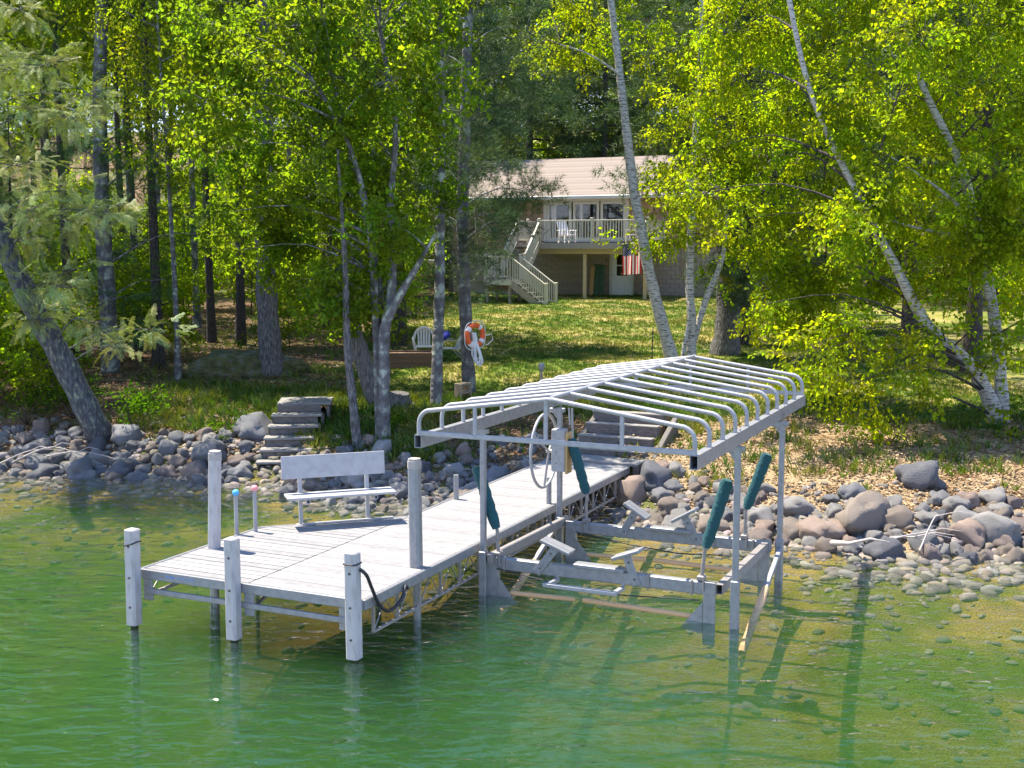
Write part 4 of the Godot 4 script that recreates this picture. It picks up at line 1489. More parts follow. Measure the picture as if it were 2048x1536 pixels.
func make_ring() -> void:
	var at := Vector3(-0.86, ground(-1.03, -27.96) + 1.32, -27.70)
	var turn := Basis(Vector3.UP, 0.75).scaled(Vector3.ONE * 0.88) * Basis(Vector3(0, 0, 1), 0.25)
	var t := thing("life_ring", "orange and white life ring hanging on the scarred tree", "life ring", at, turn)
	var segs := 40
	for part_i in 8:
		var white := part_i % 2 == 1
		var m := MB.new()
		var p := []
		var a0 := TAU * (part_i / 2) / 4.0 + (0.0 if not white else TAU * 0.19)
		var a1 := a0 + (TAU * 0.19 if not white else TAU * 0.06)
		for k in 9:
			var a := lerpf(a0, a1, k / 8.0) + 0.9
			p.append(Vector3(cos(a) * 0.27, sin(a) * 0.27, 0))
		m.tube(p, [0.074 if white else 0.07], 10)
		part("white_band" if white else "orange_float", m, M.white_cloth if white else M.orange, t)
	var g := MB.new()
	var gp := []
	for k in segs + 1:
		var a := TAU * k / segs
		var r := 0.36 + 0.05 * absf(sin(a * 2.0))
		gp.append(Vector3(cos(a) * r, sin(a) * r, 0.03 * sin(a * 3)))
	g.tube(gp, [0.011], 6, false)
	g.tube([Vector3(0.3, -0.1, 0.02), Vector3(0.52, -0.12, 0.05), Vector3(0.55, -0.28, 0.04), Vector3(0.35, -0.36, 0.02), Vector3(0.2, -0.30, 0.05)], [0.011], 6)
	part("grab_line", g, M.white_cloth, t)
	var rp := MB.new()
	var r2 := RandomNumberGenerator.new()
	r2.seed = 4
	for k in 9:
		var w := r2.randf_range(0.05, 0.12)
		var x := r2.randf_range(-0.03, 0.05)
		var d := r2.randf_range(0.45, 0.68)
		rp.tube(smooth([Vector3(0.02, 0.08, 0.09), Vector3(x - w * 0.5, -0.2, 0.10), Vector3(x - w, -d, 0.10 + 0.01 * k), Vector3(x, -d - 0.14, 0.10), Vector3(x + w, -d, 0.09), Vector3(x + w * 0.4, -0.2, 0.11), Vector3(0.02, 0.08, 0.09)], 4), [0.010], 5)
	for k in 7:
		rp.tube([Vector3(-0.045, 0.12 - k * 0.03, 0.10), Vector3(0.0, 0.10 - k * 0.03, 0.15), Vector3(0.075, 0.08 - k * 0.03, 0.10)], [0.014], 6)
	var ro := part("coiled_rope", rp, M.white_cloth, self, at + Vector3(-0.02, -0.02, 0.02), Basis(Vector3(0, 0, 1), 0.16).scaled(Vector3.ONE * 0.85))
	tag(ro, "white rope coil hanging through the life ring", "rope")
	# rope swing with a disc seat
	var sw := thing("rope_swing", "rope swing hanging from a bare branch stub with a blue pulley", "swing", Vector3(-2.05, ground(-2.0, -32.5) + 0.95, -32.2))
	var b := MB.new()
	b.tube([Vector3(-1.4, 1.94, 0.6), Vector3(-0.4, 1.86, 0.1), Vector3(0.25, 1.82, 0.0)], [0.05, 0.035, 0.02], 7)
	part("branch_stub", b, M.stick, sw)
	b = MB.new()
	b.tube([Vector3(0.1, 1.8, 0), Vector3(0.1, 0.0, 0)], [0.014], 6)
	part("rope", b, M.rope, sw)
	b = MB.new()
	b.lathe([Vector2(0, 0.1), Vector2(0.07, 0.07), Vector2(0.09, 0.0), Vector2(0.07, -0.07), Vector2(0, -0.1)], 10, Vector3(0.1, 1.84, 0.02))
	part("pulley", b, M.blue, sw)
	b = MB.new()
	var rg := []
	for k in 13:
		rg.append(Vector3(0.1 + 0.05 * cos(TAU * k / 12), 1.55 + 0.06 * sin(TAU * k / 12), 0))
	b.tube(rg, [0.012], 6, false)
	part("ring", b, M.pink, sw)

func make_chairs() -> void:
	# moulded plastic armchair
	var c := thing("plastic_chair", "dirty white moulded plastic armchair on the shaded lawn", "chair", on(-2.42, -32.9), Basis(Vector3.UP, 0.12))
	for s in [-1, 1]:
		for z in [-0.24, 0.25]:
			var b := MB.new()
			b.bar(Vector3(0.29 * s, 0, z * 1.15), Vector3(0.24 * s, 0.44, z), 0.055, 0.05, 0.01)
			part("leg", b, M.plastic, c)
		var a := MB.new()
		a.tube(smooth([Vector3(0.27 * s, 0.38, 0.24), Vector3(0.31 * s, 0.62, 0.22), Vector3(0.31 * s, 0.65, 0.0), Vector3(0.27 * s, 0.68, -0.22)], 4), [0.035], 8)
		part("armrest", a, M.plastic, c)
	var st := MB.new()
	st.box(Vector3(0, 0.42, 0.02), Vector3(0.50, 0.04, 0.50), 0.015)
	part("seat", st, M.plastic, c)
	# rounded back with uprights
	var rim := MB.new()
	var p := []
	for k in 13:
		var a := PI * k / 12.0
		p.append(Vector3(-cos(a) * 0.27, 0.62 + sin(a) * 0.30, -0.22 - 0.09 * sin(a)))
	rim.tube(p, [0.035], 8)
	part("back_rim", rim, M.plastic, c)
	for k in 5:
		var b := MB.new()
		var x := -0.14 + k * 0.07
		b.bar(Vector3(x, 0.43, -0.22), Vector3(x * 1.15, 0.92 - absf(x) * 0.35, -0.31), 0.056, 0.02, 0.006, Vector3.BACK)
		part("back_slat", b, M.plastic, c)
	# low reclining lounge chair turned aside, with a blue cushion
	var r := thing("lounge_chair", "grey sling lounge chair standing behind the ring tree", "chair", on(-1.75, -33.1), Basis(Vector3.UP, -1.25))
	for s in [-1, 1]:
		var b := MB.new()
		b.tube([Vector3(0.28 * s, 0, 0.42), Vector3(0.28 * s, 0.36, 0.34), Vector3(0.28 * s, 0.34, -0.25), Vector3(0.28 * s, 0.98, -0.55)], [0.016], 7)
		b.tube([Vector3(0.28 * s, 0.36, -0.1), Vector3(0.28 * s, 0, -0.45)], [0.016], 7)
		part("side_frame", b, M.white_metal, r)
		b = MB.new()
		b.box(Vector3(0.29 * s, 0.58, 0.05), Vector3(0.05, 0.025, 0.5), 0.008)
		part("armrest", b, M.white_metal, r)
		b = MB.new()
		b.tube([Vector3(0.28 * s, 0.36, 0.28), Vector3(0.29 * s, 0.57, 0.26)], [0.013], 6)
		part("arm_support", b, M.white_metal, r)
	var b := MB.new()
	b.bar(Vector3(0, 0.35, 0.34), Vector3(0, 0.33, -0.25), 0.54, 0.015)
	part("seat", b, M.sling, r)
	b = MB.new()
	b.bar(Vector3(0, 0.34, -0.26), Vector3(0, 0.97, -0.55), 0.54, 0.015, 0.0, Vector3.BACK)
	part("backrest", b, M.sling, r)
	var cu := MB.new()
	var prof := []
	for k in 9:
		var a := -PI / 2 + PI * k / 8.0
		prof.append(Vector2(0.23 * pow(cos(a), 0.6), 0.10 * sin(a)))
	cu.lathe(prof, 16)
	var o := part("blue_cushion", cu, M.cushion, self, on(-1.92, -32.9) + Vector3(0, 0.70, 0), Basis(Vector3(0, 0, 1), 0.35) * Basis(Vector3.RIGHT, 0.3))
	tag(o, "deep blue round cushion lying on the grey lounge chair", "cushion")

var SPRIG := {}

func leaf(b: MB, at: Vector3, d: Vector3, nn: Vector3, l: float, w: float, shade: float) -> void:
	# a kite-shaped leaf folded along its midrib
	var s := d.cross(nn).normalized()
	var tip := at + d * l - nn * l * 0.12
	var m := at + d * l * 0.42
	b.col = Color(shade, shade, shade)
	var up := nn * w * 0.18
	b.flat(at, m + s * w * 0.5 + up, tip, nn)
	b.flat(at, tip, m - s * w * 0.5 + up, nn)

func make_sprigs() -> void:
	var r := RandomNumberGenerator.new()
	r.seed = 11
	# broad leaves: [name, leaves, twig length, leaf length, leaf width, hang]
	for k in [["birch", 17, 0.48, 0.092, 0.078, 0.6], ["maple", 14, 0.46, 0.115, 0.092, 0.35], ["far_leaf", 24, 0.85, 0.17, 0.14, 0.3], ["bush", 14, 0.32, 0.085, 0.05, 0.2]]:
		for variant in 3:
			var b := MB.new()
			var l: float = k[2]
			b.col = Color(0.6, 0.35, 0.5)
			var p := []
			for q in 4:
				var f := q / 3.0
				p.append(Vector3(0, -k[5] * l * f * f * 0.5, f * l))
			b.tube(p, [0.004, 0.003, 0.002], 3, false)
			for i in k[1]:
				var f: float = (i + 0.6) / k[1]
				var at: Vector3 = Vector3(0, -k[5] * l * f * f * 0.5, f * l)
				var a := r.randf() * TAU
				var out := Vector3(cos(a), sin(a) * 0.7, 0.35).normalized()
				at += out * r.randf_range(0.02, 0.10 if k[0] != "far_leaf" else 0.30) * (l / 0.45)
				var d: Vector3 = (out * 0.8 + Vector3(r.randfn() * 0.4, -k[5] * 1.2 + r.randfn() * 0.4, 0.2 + r.randfn() * 0.4)).normalized()
				var nn := Vector3(r.randfn() * 0.6, 1.0, r.randfn() * 0.6).normalized()
				nn = (nn - d * nn.dot(d)).normalized()
				leaf(b, at, d, nn, k[3] * r.randf_range(0.7, 1.2), k[4] * r.randf_range(0.75, 1.15), r.randf_range(0.72, 1.1))
			SPRIG[k[0] + str(variant)] = b.mesh(M.leaf)
	# pine: bundles of long needles round a twig; [name, bundles, needles, twig, needle length, width]
	for k in [["pine", 9, 11, 0.42, 0.13, 0.006], ["far_pine", 12, 9, 0.9, 0.26, 0.018]]:
		for variant in 2:
			var b := MB.new()
			b.col = Color(0.5, 0.35, 0.3)
			b.tube([Vector3.ZERO, Vector3(0, 0.03, k[3])], [0.006, 0.003], 3, false)
			for i in k[1]:
				var at: Vector3 = Vector3(r.randfn() * 0.05, r.randfn() * 0.05, 0) * (k[3] / 0.42) + Vector3(0, 0, k[3] * (i + 0.8) / k[1])
				for q in k[2]:
					var d := Vector3(r.randfn(), r.randfn() * 0.8 + 0.25, r.randfn() * 0.5 + 0.8).normalized()
					var s := d.cross(Vector3(r.randfn(), r.randfn(), r.randfn())).normalized()
					var g := r.randf_range(0.65, 1.15)
					b.col = Color(g, g, g)
					var l: float = k[4] * r.randf_range(0.7, 1.1)
					var w: float = k[5]
					var up := Vector3(0, 0.6, 0) + s.cross(d)
					b.flat(at - s * w * 0.5, at + s * w * 0.5, at + d * l, up)
			SPRIG[k[0] + str(variant)] = b.mesh(M.needle)
	# hemlock: a flat drooping spray of short needles along side twigs
	for variant in 2:
		var b := MB.new()
		var l := 0.5
		b.col = Color(0.6, 0.45, 0.35)
		b.tube([Vector3.ZERO, Vector3(0, -0.02, l * 0.5), Vector3(0, -0.10, l)], [0.005, 0.004, 0.002], 3, false)
		for i in 10:
			var f := (i + 1.0) / 11.0
			for s in [-1.0, 1.0]:
				var at := Vector3(0, -0.10 * f * f, f * l)
				var dir := Vector3(s, -0.12 + r.randfn() * 0.08, 0.75).normalized()
				var tl := 0.15 * (1.0 - f * 0.7) * r.randf_range(0.7, 1.1)
				var n := int(tl / 0.022) + 1
				for q in n:
					var c := at + dir * tl * q / n + Vector3(0, -0.02 * q / n, 0)
					for e in [-1.0, 1.0]:
						var nd := (dir * 0.6 + Vector3(-dir.z * e, r.randfn() * 0.15, dir.x * e)).normalized()
						var g := r.randf_range(0.7, 1.15)
						b.col = Color(g, g, g)
						b.flat(c - dir * 0.006, c + dir * 0.006, c + nd * 0.028, Vector3.UP)
		SPRIG["hemlock" + str(variant)] = b.mesh(M.needle)

func tint(c: Color, spread := 0.2) -> Color:
	var g := rng.randf_range(1.0 - spread, 1.0 + spread)
	var w := rng.randf_range(-1.0, 1.0) * spread * 0.5
	return Color(c.r * g * (1.0 + w), c.g * g, c.b * g * (1.0 - w))

func sprig_place(at: Vector3, out: Vector3, hang: float, scale: float) -> Transform3D:
	var z := (out + Vector3(rng.randfn() * 0.5, rng.randfn() * 0.35 - hang, rng.randfn() * 0.5)).normalized()
	var x := Vector3.UP.cross(z)
	x = x.normalized() if x.length() > 0.1 else Vector3.RIGHT
	var b := Basis(x, z.cross(x), z)
	b = b.rotated(z, rng.randfn() * 0.5)
	return Transform3D(b.scaled(Vector3.ONE * scale), at)

func crown_part(t: Node3D, kind: String, places: Array, colors: Array, variants: int, called := "crown") -> void:
	# the sprigs shared out over a few shapes, as one part holding them
	var holder := Node3D.new()
	holder.name = called
	holder.set_meta("kind", "stuff")
	t.add_child(holder)
	for v in variants:
		var p := []; var c := []
		for i in range(v, places.size(), variants):
			p.append(places[i]); c.append(colors[i])
		if p.size():
			many("leaves" if kind in ["birch", "maple", "far_leaf", "bush"] else "needles", SPRIG[kind + str(v)], p, c, holder)

func built_tree(called: String, label: String, category: String, stems: Array, blobs: Array, kind: String, bark: Material, leafc: Color, hang := 0.3, scale := 1.0, spread := 0.32) -> Node3D:
	# a tree with stems laid out by hand; limbs lead to every clump of the crown
	var base: Vector3 = stems[0][0][0]
	base.y = ground(base.x, base.z)
	var t := thing(called, label, category, base)
	var all := []
	for s in stems:
		var b := MB.new()
		var p := []
		for q in s[0]:
			p.append(q - base)
		if s[0][0].distance_to(base) < 0.8:
			p.push_front(p[0] + Vector3(0, -0.35, 0))
			s[1].push_front(s[1][0] * 1.35)
		var sp := smooth(p, 5)
		var rad := []
		for i in sp.size():
			var f := float(i) / (sp.size() - 1) * (p.size() - 1)
			var lo := mini(int(f), p.size() - 1)
			var a: float = s[1][mini(lo, s[1].size() - 1)]
			var c: float = s[1][mini(lo + 1, s[1].size() - 1)]
			rad.append(lerpf(a, c, f - lo) * (1.0 + 0.06 * sin(i * 1.9)))
		b.tube(sp, rad, 12)
		part("trunk", b, bark, t)
		all.append_array(sp.slice(6))
	if blobs.is_empty():
		return t
	var limbs := MB.new()
	var pl := []; var cl := []
	for g in blobs:
		var c := Vector3(g[0], g[1], g[2]) - base
		var from: Vector3 = all[0]
		var best := 1e9
		for q in all:
			var dd: float = q.distance_to(c) + maxf(0.0, q.y - c.y + 0.4) * 1.5
			if dd < best:
				best = dd
				from = q
		var mid := from.lerp(c, 0.5) + Vector3(0, 0.12 * best, 0)
		limbs.tube(smooth([from, mid, c], 3), [0.012 + 0.008 * best, 0.011 + 0.006 * best, 0.01 + 0.004 * best, 0.012, 0.010, 0.008, 0.006], 5, false)
		var nsub: int = maxi(3, int(g[5] / 7.0))
		for k in nsub:
			var o := Vector3(rng.randfn(), rng.randfn(), rng.randfn())
			o = o.normalized() * pow(rng.randf(), 0.45)
			var sub := c + o * Vector3(g[3], g[4], g[3])
			limbs.tube([c + (sub - c) * 0.1, (c + sub) * 0.5 + Vector3(0, 0.03, 0), sub], [0.008, 0.006, 0.003], 4, false)
			var shade := tint(leafc, spread)
			for i in int(ceil(float(g[5]) / nsub)):
				var j := Vector3(rng.randfn(), rng.randfn() * 0.7, rng.randfn()) * 0.17
				var out := (o * 0.8 + j * 3.0).normalized()
				pl.append(sprig_place(sub + j - out * 0.1, out, hang, scale * rng.randf_range(0.8, 1.2)))
				cl.append(tint(shade, 0.14))
	part("limbs", limbs, bark if kind != "birch" else M.bark_dark, t)
	crown_part(t, kind, pl, cl, 3 if kind in ["birch", "maple", "far_leaf", "bush"] else 2)
	return t

func grown_tree(called: String, label: String, category: String, group: String, o: Dictionary) -> Node3D:
	# a tree grown from numbers: trunk, whorls of limbs, sprigs along their outer parts. It stands at the origin; copies are moved
	var t := thing(called, label, category, Vector3.ZERO, Basis.IDENTITY, group)
	var b := MB.new()
	var top: float = o.h
	var pts := []; var rad := []
	for i in 10:
		var f := i / 9.0
		pts.append(Vector3(sin(f * 3.1 + o.bend) * 0.25 * f + o.lean * f * f, f * top - 0.4 * (1.0 - f), cos(f * 2.3 + o.bend) * 0.2 * f))
		rad.append(o.r * (1.35 if i == 0 else 1.0) * (1.0 - 0.88 * f))
	b.tube(pts, rad, 9)
	part("trunk", b, o.bark, t)
	var limbs := MB.new()
	var pl := []; var cl := []
	for i in o.n:
		var f: float = (i + rng.randf()) / o.n
		var hh: float = lerpf(o.base, top * 0.96, f)
		var ti := clampf(hh / top, 0.0, 1.0) * 9.0
		var s: Vector3 = pts[mini(int(ti), 8)].lerp(pts[mini(int(ti), 8) + 1], ti - int(ti))
		var az: float = i * 2.39996 + rng.randf() * 0.8
		var prof: float = (1.0 - f * 0.88) if o.cone else sqrt(maxf(0.05, 1.0 - pow(absf(f - 0.38) / 0.66, 2.0)))
		var l: float = o.rad * prof * rng.randf_range(0.7, 1.12)
		var d := Vector3(cos(az), 0, sin(az))
		var e := s + d * l + Vector3(0, o.rise * l * (1.0 if not o.cone else 0.6 + f), 0)
		var mid := s.lerp(e, 0.5) + Vector3(0, -o.sag * l, 0)
		limbs.tube([s, mid, e], [0.02 + 0.012 * l, 0.014 + 0.004 * l, 0.006], 4, false)
		var n := int(o.dense * l) + 2
		var shade := tint(o.color, 0.2)
		for k in n:
			var q := lerpf(0.22, 1.06, pow(rng.randf(), 0.7))
			var at := s.lerp(mid, q * 2.0) if q < 0.5 else mid.lerp(e, q * 2.0 - 1.0)
			var w: float = o.puff * (0.4 + 0.8 * q)
			at += Vector3(rng.randfn() * w, rng.randfn() * w * (0.35 if o.cone else 0.6), rng.randfn() * w)
			var side := Vector3(rng.randfn(), rng.randfn() * 0.4, rng.randfn()).normalized()
			pl.append(sprig_place(at, d + side * 0.9, o.hang, o.scale * rng.randf_range(0.75, 1.25)))
			cl.append(tint(shade, 0.16))
	part("limbs", limbs, o.bark, t)
	crown_part(t, o.kind, pl, cl, 2 if o.kind in ["pine", "far_pine", "hemlock"] else 3)
	return t

func copy_tree(src: Node3D, called: String, at: Vector3, turn: float, scale: float, label: String, group: String) -> void:
	var c: Node3D = src
	if src.has_meta("used"):
		c = src.duplicate()
		c.name = numbered(called)
		add_child(c)
	src.set_meta("used", true)
	c.transform = Transform3D(Basis(Vector3.UP, turn).scaled(Vector3.ONE * scale), at)
	tag(c, label, "tree", group)

# crowns: middle x, y, z, radius across, radius up, number of sprigs; stems: points from the root up
const SHORE_BIRCH := [[4.71, 8.96, -25.32, 0.89, 0.76, 98], [6.05, 8.83, -25.72, 0.90, 0.77, 98], [4.42, 7.82, -25.90, 0.91, 0.77, 98], [5.81, 7.68, -26.40, 0.93, 0.79, 98], [4.20, 6.55, -25.72, 0.90, 0.77, 98], [5.50, 6.28, -26.34, 0.93, 0.79, 98], [3.53, 5.51, -23.30, 0.49, 0.41, 30], [4.69, 5.06, -24.78, 0.87, 0.74, 98], [6.21, 4.99, -26.41, 0.93, 0.79, 98], [5.68, 4.03, -25.41, 0.89, 0.76, 98], [6.33, 3.14, -26.26, 0.66, 0.56, 98], [4.89, 3.37, -23.58, 0.40, 0.34, 22], [4.78, 10.14, -24.79, 0.87, 0.74, 98], [5.81, 9.87, -24.04, 0.85, 0.72, 98], [5.41, 11.47, -25.05, 0.88, 0.75, 98], [6.83, 8.74, -24.07, 0.85, 0.72, 98], [7.43, 8.21, -22.05, 0.78, 0.66, 98], [8.79, 8.51, -22.78, 0.80, 0.68, 98], [6.19, 7.36, -23.01, 0.81, 0.69, 98], [8.06, 7.54, -25.30, 0.89, 0.76, 98], [9.09, 7.68, -24.76, 0.87, 0.74, 98], [9.41, 7.22, -22.57, 0.79, 0.67, 98], [6.42, 6.29, -24.87, 0.87, 0.74, 98], [6.93, 6.02, -22.50, 0.79, 0.67, 98], [8.65, 6.34, -24.22, 0.85, 0.72, 98], [9.14, 6.02, -22.46, 0.79, 0.67, 98], [6.26, 5.00, -22.01, 0.77, 0.66, 98], [8.41, 4.97, -25.14, 0.88, 0.75, 98], [8.74, 5.02, -22.75, 0.80, 0.68, 98], [9.70, 4.92, -22.78, 0.80, 0.68, 98], [6.67, 3.81, -25.54, 0.90, 0.76, 98], [7.83, 3.82, -25.14, 0.88, 0.75, 98], [8.33, 3.88, -23.04, 0.81, 0.69, 98], [10.37, 3.81, -25.46, 0.90, 0.76, 98], [6.95, 9.95, -23.94, 0.84, 0.72, 98], [8.28, 9.96, -24.44, 0.86, 0.73, 98], [8.81, 9.67, -22.74, 0.80, 0.68, 98], [6.91, 11.66, -25.39, 0.89, 0.76, 98], [8.05, 11.31, -24.49, 0.86, 0.73, 98], [9.61, 11.49, -25.48, 0.90, 0.76, 98], [11.06, 8.94, -25.22, 0.89, 0.75, 98], [10.22, 6.72, -23.08, 0.81, 0.69, 98], [10.51, 4.84, -23.30, 0.82, 0.70, 98], [10.38, 3.14, -22.60, 0.79, 0.68, 98], [5.38, 2.75, -21.49, 0.49, 0.42, 16], [5.59, 2.31, -21.38, 0.45, 0.38, 16], [6.18, 2.00, -21.69, 0.47, 0.40, 20], [7.12, 2.33, -22.08, 0.51, 0.43, 16], [5.16, 2.54, -21.30, 0.40, 0.34, 13], [6.54, 1.43, -22.18, 0.39, 0.33, 15], [7.84, 2.09, -21.74, 0.50, 0.43, 12], [8.91, 2.37, -21.70, 0.50, 0.42, 12], [9.67, 1.07, -22.36, 0.42, 0.36, 18], [6.03, 3.09, -21.92, 0.50, 0.43, 22], [6.70, 3.01, -21.71, 0.55, 0.46, 22], [7.78, 2.99, -21.93, 0.55, 0.47, 20], [8.91, 2.97, -22.22, 0.56, 0.47, 20]]
const BANK_MAPLE := [[-5.20, 8.06, -23.37, 0.70, 0.60, 66], [-4.94, 9.10, -26.13, 0.79, 0.67, 66], [-3.54, 8.78, -23.27, 0.70, 0.60, 66], [-2.95, 8.98, -25.45, 0.77, 0.65, 66], [-1.93, 9.14, -25.73, 0.78, 0.66, 66], [-5.86, 7.30, -23.25, 0.54, 0.46, 35], [-5.50, 7.37, -25.56, 0.77, 0.66, 66], [-4.22, 7.62, -24.30, 0.73, 0.62, 66], [-3.41, 7.80, -24.94, 0.75, 0.64, 66], [-2.32, 7.67, -23.23, 0.70, 0.60, 66], [-1.57, 7.59, -23.34, 0.70, 0.60, 66], [-5.62, 6.40, -23.74, 0.60, 0.51, 45], [-5.20, 6.48, -26.07, 0.79, 0.67, 66], [-3.76, 6.50, -23.79, 0.72, 0.61, 66], [-3.08, 6.74, -25.47, 0.77, 0.65, 66], [-2.29, 6.89, -25.99, 0.78, 0.67, 66], [-5.97, 5.62, -26.03, 0.65, 0.56, 40], [-4.66, 5.45, -24.23, 0.73, 0.62, 66], [-3.76, 5.65, -24.26, 0.73, 0.62, 66], [-2.91, 5.77, -24.77, 0.75, 0.63, 66], [-2.15, 5.71, -25.53, 0.77, 0.65, 66], [-5.80, 5.13, -23.52, 0.39, 0.33, 24], [-5.43, 4.97, -25.45, 0.53, 0.45, 30], [-4.51, 4.76, -25.59, 0.77, 0.66, 66], [-3.58, 4.77, -25.78, 0.78, 0.66, 66], [-2.36, 4.93, -23.31, 0.70, 0.60, 66], [-1.99, 4.55, -26.04, 0.55, 0.46, 34], [-3.96, 3.87, -23.47, 0.54, 0.46, 40], [-3.28, 3.85, -24.22, 0.73, 0.62, 66], [-2.44, 3.98, -25.03, 0.58, 0.49, 40], [-3.90, 3.15, -25.95, 0.49, 0.42, 30], [-2.93, 3.44, -24.22, 0.46, 0.39, 30], [-5.02, 4.45, -25.97, 0.60, 0.51, 38], [-5.62, 4.45, -24.84, 0.42, 0.35, 20], [-5.85, 8.75, -24.14, 0.73, 0.62, 66], [-4.64, 9.99, -24.15, 0.73, 0.62, 66], [-3.11, 9.99, -23.73, 0.72, 0.61, 66], [-1.65, 9.83, -23.43, 0.71, 0.60, 66], [-3.85, 11.08, -23.65, 0.71, 0.61, 66], [-2.69, 11.63, -25.27, 0.76, 0.65, 66], [-1.32, 10.05, -26.19, 0.79, 0.67, 66]]
const LEANING_HEMLOCK := [[-9.07, 7.12, -22.92, 0.69, 0.28, 80], [-8.25, 6.91, -22.70, 0.68, 0.27, 80], [-10.08, 6.16, -24.57, 0.74, 0.30, 80], [-8.85, 5.62, -23.67, 0.71, 0.29, 80], [-8.00, 5.18, -23.41, 0.71, 0.28, 80], [-9.22, 5.21, -23.07, 0.70, 0.28, 80], [-8.63, 4.99, -23.79, 0.72, 0.29, 80], [-7.93, 5.33, -24.25, 0.46, 0.18, 44], [-9.67, 4.65, -23.51, 0.71, 0.28, 80], [-9.44, 3.77, -23.44, 0.59, 0.24, 52], [-8.48, 3.75, -22.71, 0.52, 0.21, 52], [-9.35, 3.18, -24.43, 0.51, 0.20, 44], [-7.97, 3.09, -22.67, 0.52, 0.21, 52], [-9.53, 3.08, -23.59, 0.54, 0.22, 48], [-7.94, 2.53, -24.28, 0.51, 0.20, 40], [-8.01, 7.34, -22.86, 0.57, 0.23, 60], [-9.19, 8.07, -24.06, 0.73, 0.29, 80], [-10.07, 8.04, -24.50, 0.74, 0.30, 80], [-8.69, 4.06, -23.86, 0.45, 0.18, 36], [-7.34, 2.84, -24.18, 0.46, 0.18, 36], [-10.17, 6.78, -22.81, 0.69, 0.28, 80], [-10.63, 5.42, -23.47, 0.71, 0.28, 80], [-10.04, 8.17, -22.90, 0.69, 0.28, 80], [-9.73, 9.17, -24.29, 0.73, 0.29, 80], [-10.19, 9.68, -23.19, 0.70, 0.28, 80], [-9.16, 10.31, -23.51, 0.71, 0.28, 80]]
const BANK_HEMLOCK := [[-12.11, 10.10, -32.50, 1.02, 0.61, 42], [-10.50, 10.28, -32.06, 1.01, 0.60, 42], [-9.32, 9.96, -32.43, 1.02, 0.61, 42], [-11.81, 8.58, -30.86, 0.97, 0.58, 42], [-9.82, 8.60, -30.96, 0.97, 0.58, 42], [-8.89, 8.31, -31.69, 1.00, 0.60, 42], [-7.69, 7.60, -30.94, 0.78, 0.47, 30], [-10.31, 7.17, -30.37, 0.95, 0.57, 42], [-9.17, 6.95, -30.71, 0.96, 0.58, 42], [-7.96, 6.53, -29.94, 0.94, 0.56, 42], [-9.69, 5.82, -30.63, 0.96, 0.58, 42], [-9.07, 5.50, -32.47, 1.02, 0.61, 42], [-9.75, 4.70, -32.38, 1.02, 0.61, 42], [-10.77, 4.18, -31.38, 0.79, 0.47, 26], [-8.98, 3.67, -31.00, 0.71, 0.43, 22], [-7.53, 4.82, -30.52, 0.70, 0.42, 24], [-10.01, 3.20, -29.77, 0.75, 0.45, 22], [-9.20, 2.67, -30.32, 0.70, 0.42, 22], [-11.86, 7.30, -31.85, 1.00, 0.60, 42], [-11.34, 6.02, -32.10, 1.01, 0.60, 42], [-9.47, 11.34, -30.58, 0.96, 0.58, 42], [-11.28, 11.75, -31.86, 1.00, 0.60, 42], [-10.56, 13.35, -31.82, 1.00, 0.60, 42], [-8.85, 12.67, -31.58, 0.99, 0.60, 42]]
const RING_PINE := [[-1.96, 8.96, -29.26, 0.88, 0.57, 44], [-1.14, 9.37, -29.61, 0.89, 0.58, 44], [-0.28, 8.68, -28.14, 0.85, 0.55, 44], [0.31, 9.68, -29.41, 0.89, 0.58, 44], [-1.65, 7.62, -27.84, 0.84, 0.55, 44], [-0.75, 7.59, -28.60, 0.86, 0.56, 44], [0.19, 7.83, -29.65, 0.89, 0.58, 44], [-2.11, 6.49, -29.36, 0.89, 0.58, 44], [-1.08, 6.39, -27.89, 0.84, 0.55, 44], [-0.18, 6.55, -30.30, 0.91, 0.59, 44], [0.50, 5.82, -29.20, 0.61, 0.40, 30], [-1.85, 5.28, -28.95, 0.87, 0.57, 44], [-0.82, 5.22, -26.84, 0.81, 0.53, 44], [0.07, 5.15, -28.82, 0.72, 0.47, 34], [-1.37, 4.33, -27.73, 0.64, 0.42, 30], [-0.48, 4.44, -29.29, 0.67, 0.44, 30], [-2.65, 5.38, -28.51, 0.66, 0.43, 26], [-2.47, 4.32, -29.82, 0.62, 0.41, 26], [-0.96, 3.71, -29.20, 0.49, 0.32, 16], [-1.74, 10.21, -29.75, 0.90, 0.58, 44], [-0.50, 10.01, -28.09, 0.85, 0.55, 44], [0.67, 8.60, -29.18, 0.67, 0.44, 26], [-1.48, 11.45, -29.53, 0.89, 0.58, 44], [-0.29, 11.41, -29.86, 0.90, 0.59, 44], [-0.95, 12.32, -28.10, 0.85, 0.55, 44], [-2.10, 12.47, -29.92, 0.90, 0.59, 44]]
const LEANING_BIRCH := [[0.96, 10.32, -30.95, 0.80, 0.68, 40], [1.95, 9.89, -30.61, 0.79, 0.68, 40], [3.25, 10.24, -31.15, 0.81, 0.69, 40], [3.63, 9.49, -31.12, 0.72, 0.61, 30], [1.56, 9.23, -30.28, 0.70, 0.59, 30], [2.78, 11.28, -30.31, 0.79, 0.67, 40], [1.51, 11.12, -29.62, 0.77, 0.65, 40], [3.41, 4.88, -30.89, 0.39, 0.33, 12], [4.14, 5.08, -31.08, 0.52, 0.44, 24], [4.12, 4.54, -30.21, 0.43, 0.37, 18], [2.88, 4.64, -30.61, 0.21, 0.17, 6], [3.64, 5.39, -30.67, 0.41, 0.35, 14], [2.55, 12.56, -30.69, 0.80, 0.68, 40], [0.91, 11.94, -29.63, 0.77, 0.65, 40], [0.45, 9.31, -30.78, 0.58, 0.49, 22]]
